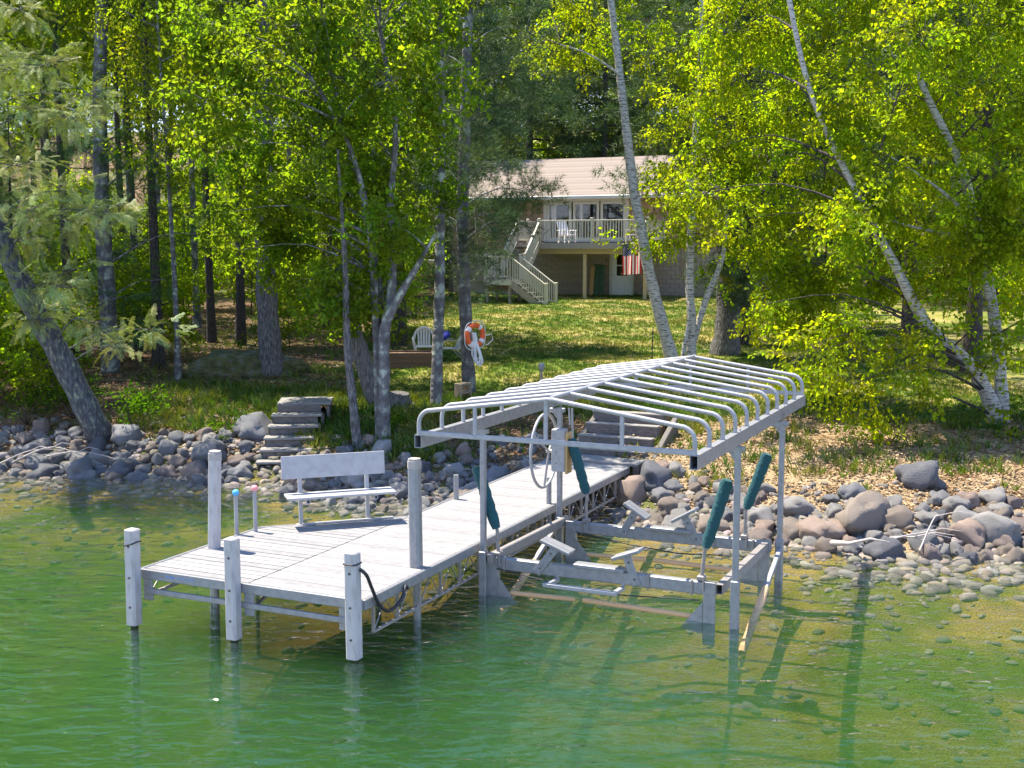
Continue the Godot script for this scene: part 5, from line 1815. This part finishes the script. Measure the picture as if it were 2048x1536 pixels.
const STRAIGHT_BIRCH := [[5.14, 5.97, -30.99, 0.58, 0.50, 26], [4.20, 6.23, -31.20, 0.59, 0.50, 24], [4.66, 4.82, -30.61, 0.44, 0.37, 14], [3.99, 6.61, -31.10, 0.65, 0.55, 30], [5.46, 7.01, -31.46, 0.82, 0.69, 40], [4.43, 7.62, -31.13, 0.81, 0.69, 40], [5.22, 8.39, -31.33, 0.81, 0.69, 40], [4.55, 9.37, -29.67, 0.77, 0.65, 40], [3.76, 8.59, -29.98, 0.63, 0.53, 26], [5.58, 9.78, -30.66, 0.80, 0.68, 40], [4.75, 11.47, -31.16, 0.81, 0.69, 40], [5.55, 11.94, -30.13, 0.78, 0.66, 40], [5.16, 4.05, -31.25, 0.46, 0.39, 12]]
const LAWN_PINE := [[6.13, 3.52, -33.71, 0.64, 0.38, 34], [5.29, 3.91, -31.65, 0.53, 0.32, 26], [6.51, 3.81, -33.15, 0.56, 0.33, 30], [5.61, 3.23, -32.29, 0.41, 0.24, 18], [6.01, 4.83, -31.69, 0.60, 0.36, 26], [6.36, 3.11, -31.97, 0.46, 0.27, 18], [5.33, 6.71, -32.61, 0.96, 0.57, 44], [6.31, 7.07, -32.14, 0.94, 0.57, 44], [4.31, 7.72, -32.18, 0.94, 0.57, 44], [6.43, 8.56, -31.62, 0.93, 0.56, 44], [5.10, 9.15, -33.13, 0.97, 0.58, 44], [3.72, 8.45, -32.83, 0.96, 0.58, 44], [5.84, 10.56, -33.64, 0.99, 0.59, 44], [4.46, 10.41, -33.57, 0.98, 0.59, 44], [6.66, 10.45, -32.33, 0.95, 0.57, 44], [5.84, 12.52, -34.66, 1.02, 0.61, 44], [4.16, 11.91, -31.50, 0.92, 0.55, 44], [3.04, 9.78, -32.92, 0.96, 0.58, 44], [5.96, 13.79, -32.47, 0.95, 0.57, 44], [4.72, 13.66, -32.94, 0.97, 0.58, 44], [6.30, 5.49, -31.90, 0.94, 0.56, 44]]
var STEMS := {
	"SHORE_BIRCH": [[[Vector3(9.65, 1.04, -23.50), Vector3(9.30, 1.80, -23.44), Vector3(8.85, 2.35, -23.38), Vector3(8.27, 2.80, -23.31), Vector3(7.84, 3.39, -23.25), Vector3(7.40, 4.16, -23.19), Vector3(6.67, 5.40, -23.12), Vector3(5.63, 7.46, -23.06), Vector3(4.99, 10.00, -23.00)], [0.17, 0.15, 0.13, 0.12, 0.11, 0.09, 0.07, 0.05]], [[Vector3(9.75, 1.04, -23.50), Vector3(9.70, 2.08, -23.62), Vector3(9.55, 3.27, -23.73), Vector3(9.28, 4.65, -23.85), Vector3(8.87, 6.12, -23.97), Vector3(7.94, 8.07, -24.08), Vector3(7.49, 10.48, -24.20)], [0.15, 0.12, 0.11, 0.1, 0.08, 0.06]], [[Vector3(9.49, 3.27, -23.60), Vector3(8.73, 5.03, -23.23), Vector3(8.10, 5.58, -22.87), Vector3(6.83, 6.30, -22.50)], [0.07, 0.05, 0.03, 0.006]], [[Vector3(9.26, 4.65, -23.80), Vector3(7.96, 4.84, -23.20), Vector3(6.71, 5.11, -22.60)], [0.05, 0.03, 0.006]]],
	"BANK_MAPLE": [[[Vector3(-2.60, 0.61, -23.70), Vector3(-2.55, 1.88, -23.65), Vector3(-2.51, 2.93, -23.60), Vector3(-2.20, 3.57, -23.55), Vector3(-1.90, 4.06, -23.50), Vector3(-1.70, 4.40, -23.45), Vector3(-1.50, 4.74, -23.40)], [0.13, 0.12, 0.11, 0.08, 0.06, 0.04, 0.03]], [[Vector3(-2.54, 0.60, -23.75), Vector3(-2.58, 2.25, -23.92), Vector3(-2.64, 3.45, -24.09), Vector3(-2.86, 4.75, -24.26), Vector3(-3.26, 6.45, -24.43), Vector3(-3.76, 8.54, -24.60)], [0.11, 0.09, 0.08, 0.07, 0.05]], [[Vector3(-2.52, 2.92, -23.70), Vector3(-2.40, 3.85, -24.02), Vector3(-2.46, 5.25, -24.35), Vector3(-2.37, 6.97, -24.68), Vector3(-2.69, 8.91, -25.00)], [0.1, 0.09, 0.08, 0.05]], [[Vector3(-2.66, 0.59, -23.80), Vector3(-2.72, 3.06, -23.85), Vector3(-2.86, 5.14, -23.90), Vector3(-3.29, 6.70, -23.95), Vector3(-3.97, 7.87, -24.00)], [0.1, 0.08, 0.06, 0.04]]],
	"LEANING_HEMLOCK": [[[Vector3(-8.68, 0.45, -25.00), Vector3(-8.81, 1.03, -24.69), Vector3(-9.26, 2.31, -24.37), Vector3(-9.70, 3.45, -24.06), Vector3(-10.10, 4.75, -23.74), Vector3(-10.48, 6.09, -23.43), Vector3(-10.92, 7.74, -23.11), Vector3(-11.22, 9.60, -22.80)], [0.30, 0.26, 0.24, 0.22, 0.2, 0.18, 0.15, 0.12]]],
	"BANK_HEMLOCK": [[[Vector3(-10.50, 1.21, -31.10), Vector3(-10.52, 3.14, -31.10), Vector3(-10.56, 5.46, -31.10), Vector3(-10.52, 8.24, -31.10), Vector3(-10.36, 10.72, -31.10), Vector3(-10.11, 13.75, -31.10)], [0.26, 0.22, 0.2, 0.18, 0.15, 0.1]]],
	"RING_PINE": [[[Vector3(-1.01, 1.10, -27.96), Vector3(-1.05, 2.11, -27.96), Vector3(-1.10, 3.28, -27.96), Vector3(-1.15, 5.02, -27.96), Vector3(-1.08, 7.30, -27.96), Vector3(-1.01, 9.54, -27.96), Vector3(-0.94, 12.82, -27.96)], [0.17, 0.15, 0.145, 0.14, 0.13, 0.11, 0.08]]],
	"LEANING_BIRCH": [[[Vector3(4.17, 1.33, -30.35), Vector3(3.83, 2.54, -30.35), Vector3(3.52, 3.68, -30.35), Vector3(3.28, 4.81, -30.35), Vector3(3.06, 5.94, -30.35), Vector3(2.89, 7.17, -30.35), Vector3(2.68, 8.76, -30.35), Vector3(2.44, 10.57, -30.35), Vector3(2.22, 12.35, -30.35)], [0.19, 0.155, 0.145, 0.135, 0.125, 0.115, 0.1, 0.085, 0.06]], [[Vector3(2.68, 8.75, -30.30), Vector3(1.92, 9.20, -30.05), Vector3(1.17, 9.40, -29.80)], [0.04, 0.02]]],
	"STRAIGHT_BIRCH": [[[Vector3(4.60, 1.38, -30.50), Vector3(4.59, 2.66, -30.50), Vector3(4.52, 3.68, -30.50), Vector3(4.56, 5.69, -30.50), Vector3(4.58, 6.94, -30.50), Vector3(4.69, 8.78, -30.50), Vector3(4.71, 11.56, -30.50)], [0.13, 0.115, 0.105, 0.1, 0.085, 0.075, 0.06]], [[Vector3(4.49, 1.40, -30.50), Vector3(4.67, 2.14, -30.58), Vector3(4.97, 3.16, -30.66), Vector3(5.33, 4.06, -30.74), Vector3(5.46, 4.69, -30.82), Vector3(5.49, 5.71, -30.90)], [0.09, 0.085, 0.08, 0.07, 0.05, 0.035]], [[Vector3(4.35, 1.41, -30.40), Vector3(4.39, 1.90, -30.40), Vector3(4.51, 2.67, -30.40), Vector3(4.53, 3.17, -30.40)], [0.06, 0.06, 0.05]]],
	"LAWN_PINE": [[[Vector3(5.93, 1.49, -33.26), Vector3(6.01, 2.21, -33.26), Vector3(6.02, 3.60, -33.26), Vector3(5.94, 5.80, -33.26), Vector3(5.84, 8.50, -33.26), Vector3(5.76, 11.15, -33.26), Vector3(5.61, 15.04, -33.26)], [0.46, 0.36, 0.33, 0.3, 0.27, 0.2, 0.1]]],
	"grey_lean": [[[Vector3(-2.97, 0.96, -26.40), Vector3(-3.33, 2.01, -26.48), Vector3(-3.71, 3.23, -26.56), Vector3(-3.98, 4.45, -26.64), Vector3(-4.24, 6.31, -26.72), Vector3(-4.42, 8.80, -26.80)], [0.24, 0.2, 0.19, 0.17, 0.14, 0.1]]],
	"thin": [[[Vector3(-3.08, 0.52, -23.50), Vector3(-3.16, 1.49, -23.50), Vector3(-3.25, 2.59, -23.50), Vector3(-3.27, 4.26, -23.50), Vector3(-3.38, 6.38, -23.50)], [0.10, 0.085, 0.075, 0.055, 0.02]]],
	"t875": [[[Vector3(-1.67, 0.98, -26.00), Vector3(-1.63, 2.27, -26.06), Vector3(-1.58, 3.58, -26.12), Vector3(-1.57, 4.88, -26.18), Vector3(-1.53, 7.13, -26.24), Vector3(-1.54, 9.76, -26.30)], [0.14, 0.12, 0.115, 0.11, 0.09, 0.05]]],
	"bank_pine": [[[Vector3(-6.11, 1.20, -30.30), Vector3(-6.16, 2.04, -30.30), Vector3(-6.22, 3.68, -30.30), Vector3(-6.20, 5.69, -30.30), Vector3(-6.17, 8.14, -30.30), Vector3(-6.15, 10.56, -30.30), Vector3(-6.12, 14.10, -30.30)], [0.36, 0.29, 0.26, 0.25, 0.22, 0.16, 0.08]]],
}

func make_trees() -> void:
	make_sprigs()
	var birchc := Color(0.36, 0.47, 0.025)
	built_tree("paper_birch", "leafy birch clump with forked white stems at the edge of the dry bank", "tree", STEMS.SHORE_BIRCH, SHORE_BIRCH, "birch", M.bark_birch, birchc, 0.5)
	built_tree("bank_maple", "multi stemmed leafy tree with lichen patched trunks beside the timber steps", "tree", STEMS.BANK_MAPLE, BANK_MAPLE, "maple", M.bark_lichen, Color(0.22, 0.33, 0.035), 0.35)
	built_tree("leaning_hemlock", "bluish trunk with lichen leaning far over the stony shore", "tree", STEMS.LEANING_HEMLOCK, LEANING_HEMLOCK, "hemlock", M.bark_blue, Color(0.30, 0.37, 0.12), 0.25, 0.72)
	built_tree("bank_hemlock", "upright dark hemlock with feathery low branches on the bank", "tree", STEMS.BANK_HEMLOCK, BANK_HEMLOCK, "hemlock", M.bark_lichen, Color(0.09, 0.19, 0.05), 0.25, 1.25)
	built_tree("white_pine", "slim pine with a scarred grey trunk that carries the life ring", "tree", STEMS.RING_PINE, RING_PINE, "pine", M.bark_lichen, Color(0.095, 0.165, 0.065), 0.0, 1.25)
	built_tree("paper_birch", "tall white birch leaning over the lawn before the flag", "tree", STEMS.LEANING_BIRCH, LEANING_BIRCH, "birch", M.bark_birch, birchc, 0.45)
	built_tree("paper_birch", "birch with an upright and a curved stem next to the leaning birch", "tree", STEMS.STRAIGHT_BIRCH, STRAIGHT_BIRCH, "birch", M.bark_birch, birchc, 0.45)
	built_tree("lawn_pine", "stout rough barked pine standing on the lawn behind the birches", "tree", STEMS.LAWN_PINE, LAWN_PINE, "pine", M.bark_grey, Color(0.09, 0.16, 0.055), 0.0, 1.4)
	built_tree("grey_maple", "thick bare grey trunk leaning behind the lichen covered stems", "tree", STEMS.grey_lean, [], "maple", M.bark_grey, birchc)
	built_tree("thin_trunk", "thin bare grey trunk rising from the stones by the timber steps", "tree", STEMS.thin, [], "maple", M.bark_grey, birchc)
	built_tree("bare_trunk", "slender upright grey trunk between the stems and the life ring tree", "tree", STEMS.t875, [], "maple", M.bark_lichen, birchc)
	# prototypes for the woods
	var tall := grown_tree("woods_maple", "", "tree", "", {"h": 17.0, "r": 0.17, "bend": 0.4, "lean": 0.5, "bark": M.bark_dark, "n": 44, "base": 6.0, "rad": 2.8, "cone": false, "rise": 0.45, "sag": 0.02, "dense": 4.6, "puff": 0.5, "hang": 0.3, "scale": 1.0, "kind": "far_leaf", "color": Color(0.27, 0.37, 0.03)})
	var aspen := grown_tree("woods_aspen", "", "tree", "", {"h": 19.0, "r": 0.15, "bend": 2.0, "lean": -0.4, "bark": M.bark_lichen, "n": 46, "base": 6.8, "rad": 2.5, "cone": false, "rise": 0.5, "sag": 0.02, "dense": 5.0, "puff": 0.5, "hang": 0.35, "scale": 0.95, "kind": "far_leaf", "color": Color(0.32, 0.40, 0.035)})
	var pine := grown_tree("woods_pine", "", "tree", "", {"h": 21.0, "r": 0.25, "bend": 1.0, "lean": 0.2, "bark": M.bark_dark, "n": 60, "base": 5.0, "rad": 4.2, "cone": true, "rise": 0.12, "sag": 0.04, "dense": 7.0, "puff": 0.30, "hang": 0.0, "scale": 1.0, "kind": "far_pine", "color": Color(0.08, 0.14, 0.045)})
	var spruce := grown_tree("woods_hemlock", "", "tree", "", {"h": 12.0, "r": 0.13, "bend": 3.0, "lean": 0.1, "bark": M.bark_dark, "n": 60, "base": 1.6, "rad": 2.4, "cone": true, "rise": -0.1, "sag": -0.05, "dense": 12.0, "puff": 0.2, "hang": 0.3, "scale": 1.7, "kind": "hemlock", "color": Color(0.10, 0.19, 0.045)})
	var sapling := grown_tree("maple_sapling", "", "tree", "", {"h": 4.6, "r": 0.035, "bend": 1.4, "lean": 0.2, "bark": M.bark_dark, "n": 20, "base": 0.9, "rad": 1.3, "cone": false, "rise": 0.3, "sag": 0.0, "dense": 12.0, "puff": 0.25, "hang": 0.25, "scale": 1.15, "kind": "maple", "color": Color(0.27, 0.40, 0.03)})
	var slim := grown_tree("slim_maple", "", "tree", "", {"h": 17.0, "r": 0.15, "bend": 0.9, "lean": 0.3, "bark": M.bark_dark, "n": 26, "base": 8.5, "rad": 2.0, "cone": false, "rise": 0.5, "sag": 0.02, "dense": 4.6, "puff": 0.45, "hang": 0.3, "scale": 1.0, "kind": "far_leaf", "color": Color(0.27, 0.37, 0.03)})
	var pale := grown_tree("slim_aspen", "", "tree", "", {"h": 18.0, "r": 0.13, "bend": 2.6, "lean": -0.3, "bark": M.bark_lichen, "n": 26, "base": 8.5, "rad": 1.9, "cone": false, "rise": 0.5, "sag": 0.02, "dense": 4.6, "puff": 0.45, "hang": 0.35, "scale": 0.95, "kind": "far_leaf", "color": Color(0.32, 0.40, 0.035)})
	# the straight grey pine on the bank and the pale thin birch: their own trunks with crowns above the picture
	var bp := built_tree("straight_pine", "straight thick grey pine trunk standing beside the mossy boulder", "tree", STEMS.bank_pine, [[-6.2, 9.2, -30.3, 1.5, 0.7, 40], [-5.2, 10.2, -29.8, 1.5, 0.7, 40], [-7.2, 10.6, -30.6, 1.5, 0.7, 40], [-6.3, 12.0, -31.0, 1.6, 0.8, 40], [-6.0, 13.5, -30.0, 1.4, 0.8, 30]], "pine", M.bark_grey, Color(0.06, 0.105, 0.04), 0.0, 1.6)
	# [prototype, x, z, scale, label]
	var k := 0
	var W := {"a": tall, "b": aspen, "p": pine, "h": spruce, "s": sapling}
	var names := {"a": "woods_maple", "b": "woods_aspen", "p": "woods_pine", "h": "woods_hemlock", "s": "maple_sapling"}
	var lab := {"a": "dark trunked leafy tree in the shady woods beside the lawn", "b": "pale trunked leafy tree in the shady woods beside the lawn", "p": "dark pine in the shady woods beside the lawn", "h": "young hemlock with branches down to the ground in the woods", "s": "bright green maple sapling in the undergrowth of the woods"}
	var grp := {"a": "leafy trees of the woods", "b": "leafy trees of the woods", "p": "pines of the woods", "h": "young hemlocks of the woods", "s": "maple saplings of the woods"}
	var woods := [["b", -8.35, -29.7, 0.62, "pale thin trunk between the leaning trunk and the mossy boulder"], ["a", -9.45, -31.8, 0.95, "dark trunk close behind the pale thin trunk at the bank"], ["a", -9.56, -38.0, 0.9], ["a", -8.5, -37.3, 1.0, "dark trunk in the woods behind the mossy boulder"], ["a", -6.5, -41.8, 0.95, "dark trunk where the woods meet the lawn behind the leaning grey trunk"], ["b", -9.6, -51.5, 1.0], ["p", -3.5, -36.8, 0.85, "dark pine standing behind the white plastic chair"], ["a", -11.3, -36.0, 0.9], ["a", -12.2, -33.0, 1.0], ["a", -14.8, -34.5, 0.95], ["b", -11.2, -42.5, 1.0], ["a", -14.2, -44.0, 1.0], ["b", -16.5, -39.0, 1.05], ["a", -17.6, -46.0, 1.1], ["a", -11.0, -55.0, 1.1], ["p", -7.5, -58.0, 1.05], ["b", -15.5, -53.0, 1.1], ["a", -20.0, -52.0, 1.1], ["b", -19.0, -60.0, 1.1], ["h", -12.8, -30.8, 0.6], ["h", -4.6, -39.5, 0.5, "young hemlock at the lawn edge behind the wooden planter"], ["h", -16.0, -36.0, 0.9], ["h", 9.0, -40.0, 0.8, "young hemlock on the lawn beside the stout pine"], ["a", -14.6, -29.4, 0.9], ["b", -22.0, -44.0, 1.1], ["a", -25.0, -50.0, 1.1]]
	for w in woods:
		var src: Node3D = {"a": slim, "b": pale}.get(w[0], W[w[0]])
		copy_tree(src, {"a": "slim_maple", "b": "slim_aspen"}.get(w[0], names[w[0]]), on(w[1], w[2]), k * 2.1, w[3] * rng.randf_range(0.95, 1.05), w[4] if w.size() > 4 else lab[w[0]], grp[w[0]])
		k += 1
	for w in [[-10.4, -26.4, 0.62], [-11.6, -27.6, 0.7], [-12.3, -26.2, 0.7], [-13.5, -28.5, 0.9], [-10.0, -34.0, 0.7], [-12.0, -40.0, 0.9], [-8.0, -44.0, 0.8], [-10.5, -48.0, 0.9], [-6.4, -52.0, 0.9], [-13.5, -50.0, 1.0], [-8.6, -55.0, 1.0], [-4.5, -46.0, 0.7], [-16.0, -47.0, 1.0], [-11.8, -58.0, 1.1], [-5.0, -57.0, 1.0], [-15.0, -41.0, 1.1], [-17.5, -50.0, 1.2], [-12.6, -46.0, 1.0], [-9.0, -50.0, 1.0], [-20.0, -56.0, 1.3], [-15.0, -60.0, 1.4], [-8.5, -62.0, 1.4], [-18.0, -66.0, 1.5], [-11.5, -65.0, 1.5], [-6.8, -36.5, 0.5], [-11.0, -33.5, 0.6], [-13.2, -33.0, 0.7]]:
		copy_tree(sapling, "maple_sapling", on(w[0], w[1]), k * 1.7, w[2], lab.s if w[1] < -29.0 else "bright green maple sapling on the bank behind the leaning trunk", grp.s)
		k += 1
	for w in [[-4.0, -71.0, 1.6], [-0.5, -72.5, 1.7], [3.0, -71.5, 1.6], [6.5, -73.5, 1.7], [10.5, -74.0, 1.7], [14.0, -75.0, 1.8], [18.5, -71.0, 1.7], [23.0, -78.0, 1.9], [-9.0, -74.0, 1.8], [-14.0, -75.0, 1.9], [-20.0, -80.0, 2.0], [1.5, -82.0, 2.0], [8.0, -86.0, 2.1], [15.0, -88.0, 2.1], [-4.0, -87.0, 2.1], [-12.0, -84.0, 2.0], [20.0, -62.0, 1.5], [24.0, -64.0, 1.6], [28.0, -74.0, 1.9], [19.0, -49.0, 1.2], [23.0, -53.0, 1.3]]:
		copy_tree(sapling, "maple_sapling", on(w[0], w[1]), k * 1.7, w[2], "bushy young maple filling the woods behind the house", "young maples behind the house")
		k += 1
	# behind and beside the house
	var back := [["p", 6.9, -35.6, 0.85, 0], ["p", 15.7, -52.5, 0.95, 1], ["p", 17.9, -55.6, 1.0, 1], ["p", 13.0, -39.0, 0.9, 1], ["a", 17.0, -42.0, 1.0, 1], ["p", 20.5, -46.0, 1.05, 1], ["b", 14.5, -61.0, 1.0, 1], ["p", 22.0, -58.0, 1.1, 1], ["a", 25.5, -50.0, 1.1, 1], ["p", 11.8, -30.5, 0.85, 1], ["a", 15.5, -32.5, 0.9, 1], ["p", 18.5, -36.0, 1.0, 1],
		["p", -3.5, -66.0, 1.0, 2], ["p", 1.0, -69.0, 1.1, 2], ["a", -7.0, -68.0, 1.1, 2], ["p", 5.0, -67.0, 1.05, 2], ["p", 9.0, -70.0, 1.1, 2], ["b", 12.5, -72.0, 1.1, 2], ["p", 16.0, -68.0, 1.1, 2], ["b", -12.0, -70.0, 1.1, 2], ["a", 3.0, -76.0, 1.15, 2], ["b", -1.5, -78.0, 1.2, 2], ["a", 7.5, -80.0, 1.2, 2], ["p", -6.0, -82.0, 1.2, 2], ["b", 14.0, -82.0, 1.2, 2], ["a", 20.0, -76.0, 1.2, 2], ["p", 25.0, -72.0, 1.2, 2], ["b", -16.0, -80.0, 1.2, 2], ["a", -21.0, -74.0, 1.2, 2], ["b", 30.0, -66.0, 1.2, 2], ["a", -26.0, -66.0, 1.2, 2], ["p", -30.0, -78.0, 1.2, 2], ["b", -11.0, -90.0, 1.3, 2], ["a", 0.0, -92.0, 1.3, 2], ["a", 10.0, -94.0, 1.3, 2], ["b", 20.0, -92.0, 1.3, 2], ["a", 30.0, -88.0, 1.3, 2], ["b", -22.0, -92.0, 1.3, 2], ["a", -33.0, -90.0, 1.3, 2], ["b", 5.0, -104.0, 1.3, 2], ["a", -6.0, -106.0, 1.3, 2], ["a", 16.0, -106.0, 1.3, 2], ["b", 27.0, -104.0, 1.3, 2], ["a", -17.0, -106.0, 1.3, 2], ["b", -28.0, -108.0, 1.3, 2], ["a", 38.0, -100.0, 1.3, 2], ["b", -40.0, -104.0, 1.3, 2]]
	var kinds := {"p": "pine", "a": "dark trunked leafy tree", "b": "pale trunked leafy tree"}
	var where := ["standing close behind the stout lawn pine", "beside the house beyond the shore birch clump", "in the woods rising behind the house roof"]
	var gw := ["", "trees beside the house", "trees rising behind the house"]
	for w in back:
		copy_tree(W[w[0]], names[w[0]], on(w[1], w[2]), k * 2.4, w[3] * rng.randf_range(0.95, 1.06), "%s %s" % [kinds[w[0]], where[w[4]]], gw[w[4]])
		k += 1

func make_undergrowth() -> void:
	# tufts of grass
	var r := RandomNumberGenerator.new()
	r.seed = 21
	var b := MB.new()
	for i in 11:
		var a := r.randf() * TAU
		var d := Vector3(cos(a), 0, sin(a))
		var at := d * r.randf_range(0.0, 0.07)
		var h := r.randf_range(0.06, 0.13)
		var bend := d * r.randf_range(0.02, 0.07)
		var s := Vector3(-d.z, 0, d.x) * 0.006
		var g := r.randf_range(0.75, 1.15)
		b.col = Color(g, g, g)
		b.flat(at - s, at + s, at + bend * 0.4 + Vector3(0, h * 0.6, 0) + s * 0.7, -d)
		b.flat(at - s, at + bend * 0.4 + Vector3(0, h * 0.6, 0) + s * 0.7, at + bend + Vector3(0, h, 0), -d)
	var tuft := b.mesh(M.blade)
	var pl := []; var cl := []
	for k in 60000:
		var z := -20.0 - 38.0 * pow(r.randf(), 1.7)
		var x := r.randf_range(-9.5, 12.0) * (0.7 + 0.3 * (-z / 30.0))
		var s := inland(x, z)
		if s < 1.2:
			continue
		var share := lawn_share(x, z)
		var bank := x < -1.5 and x > -8.5 and s < 5.0
		if r.randf() > maxf(share, 0.55 if bank else 0.05):
			continue
		var sc := r.randf_range(0.5, 0.9) if share > 0.6 and s > 5.5 else r.randf_range(0.9, 2.2)
		pl.append(Transform3D(Basis(Vector3.UP, r.randf() * TAU).scaled(Vector3(sc * 1.2, sc, sc * 1.2)), on(x, z, 0.01)))
		var dry := clampf(fn.get_noise_2d(x * 16.0 + 400.0, z * 16.0) * 0.9 + 0.35 + r.randf_range(-0.3, 0.3), 0.0, 1.0)
		var c := Color(0.06, 0.14, 0.015).lerp(Color(0.26, 0.25, 0.06), dry * 0.8)
		cl.append(tint(c, 0.2))
	var go := many("grass", tuft, pl, cl, self)
	tag(go, "short green and straw coloured grass of the lawn and bank", "grass")
	# fallen leaves on the woodland floor and the dry bank
	b = MB.new()
	for i in 5:
		var a := r.randf() * TAU
		var d := Vector3(cos(a), r.randfn() * 0.25, sin(a)).normalized()
		var g := r.randf_range(0.6, 1.2)
		leaf(b, Vector3(r.randfn() * 0.08, 0.015 + r.randf() * 0.02, r.randfn() * 0.08), d, Vector3(r.randfn() * 0.3, 1, r.randfn() * 0.3).normalized(), 0.075, 0.05, g)
	var lit := b.mesh(M.litter)
	pl = []; cl = []
	for k in 60000:
		var z := -17.5 - 36.0 * pow(r.randf(), 1.6)
		var x := r.randf_range(-15.0, 12.5)
		var s := inland(x, z)
		if s < 0.5 or r.randf() < lawn_share(x, z) * 0.96:
			continue
		var sc := r.randf_range(0.45, 1.05)
		pl.append(Transform3D(Basis(Vector3.UP, r.randf() * TAU).scaled(Vector3.ONE * sc), on(x, z)))
		var c := Color(0.24, 0.12, 0.06) if r.randf() < 0.6 else Color(0.42, 0.28, 0.16)
		if x > 2.5:
			c = c.lerp(Color(0.52, 0.38, 0.22), 0.55)
		cl.append(tint(c, 0.3))
	var lo := many("leaf_litter", lit, pl, cl, self)
	tag(lo, "brown fallen leaves and needles on the woodland floor and bank", "leaf litter")
	# leafy shrubs and young plants
	for q in [[-8.0, -25.1, 0.55, 46, "bright green leafy shrub on the bank beside the leaning trunk", Color(0.10, 0.24, 0.012)], [-9.6, -25.9, 0.6, 46, "green leafy shrub behind the foot of the leaning trunk", Color(0.09, 0.19, 0.02)], [-10.5, -25.6, 0.5, 36, "low green shrub among the stones beyond the leaning trunk", Color(0.08, 0.17, 0.02)], [-3.45, -34.6, 0.38, 22, "pale leafy garden plant behind the wooden planter", Color(0.20, 0.23, 0.05)], [-2.35, -23.9, 0.22, 12, "small ivy like plant at the foot of the lichen covered stems", Color(0.09, 0.2, 0.015)], [10.2, -22.2, 0.5, 40, "leafy shrub under the shore birch clump", Color(0.12, 0.2, 0.015)], [-5.9, -24.4, 0.24, 14, "little green plant beside the big grey boulder", Color(0.1, 0.2, 0.02)], [-7.2, -34.0, 0.45, 24, "dim leafy shrub behind the mossy boulder", Color(0.08, 0.15, 0.02)], [-5.6, -38.0, 0.5, 30, "sunlit leafy shrub at the edge of the woods", Color(0.12, 0.2, 0.02)]]:
		var t := thing("leafy_shrub", q[4], "shrub", on(q[0], q[1]))
		var st := MB.new()
		pl = []; cl = []
		for k in 7:
			var d: Vector3 = Vector3(rng.randfn() * 0.7, 1.0, rng.randfn() * 0.7).normalized() * q[2] * 1.5
			st.tube([Vector3.ZERO, d * 0.5, d], [0.012, 0.008, 0.004], 4, false)
		part("stems", st, M.bark_dark, t)
		for k in q[3]:
			var o: Vector3 = Vector3(rng.randfn(), rng.randfn() * 0.6, rng.randfn()) * q[2] * 0.5 + Vector3(0, q[2] * 0.9, 0)
			o.y = maxf(o.y, 0.06)
			pl.append(sprig_place(o, o.normalized(), 0.1, rng.randf_range(0.7, 1.1)))
			cl.append(tint(q[5], 0.2))
		crown_part(t, "bush", pl, cl, 3, "foliage")
	# tufts of taller weeds on the dry bank, each a plant
	for k in 22:
		var x := rng.randf_range(2.9, 8.4)
		var s := rng.randf_range(1.6, 4.6)
		var z := interp(x, SX, SZ) - s / 0.93
		var wm := MB.new()
		for i in 9:
			var a := rng.randf() * TAU
			var d := Vector3(cos(a), 0, sin(a))
			wm.col = Color(0.10, 0.19, 0.02).lerp(Color(0.22, 0.27, 0.05), rng.randf())
			var h := rng.randf_range(0.08, 0.22)
			leaf(wm, d * 0.02, (d * 0.5 + Vector3.UP).normalized(), (Vector3.UP * 0.5 - d).normalized(), h, 0.028, rng.randf_range(0.8, 1.1))
		var m2: StandardMaterial3D = M.blade.duplicate()
		m2.albedo_color = lin(0.13, 0.21, 0.03)
		var o := part("bank_weed", wm, m2, self, on(x, z))
		tag(o, "small green weed growing in the dry bank above the stones", "weed", "weeds on the dry bank")
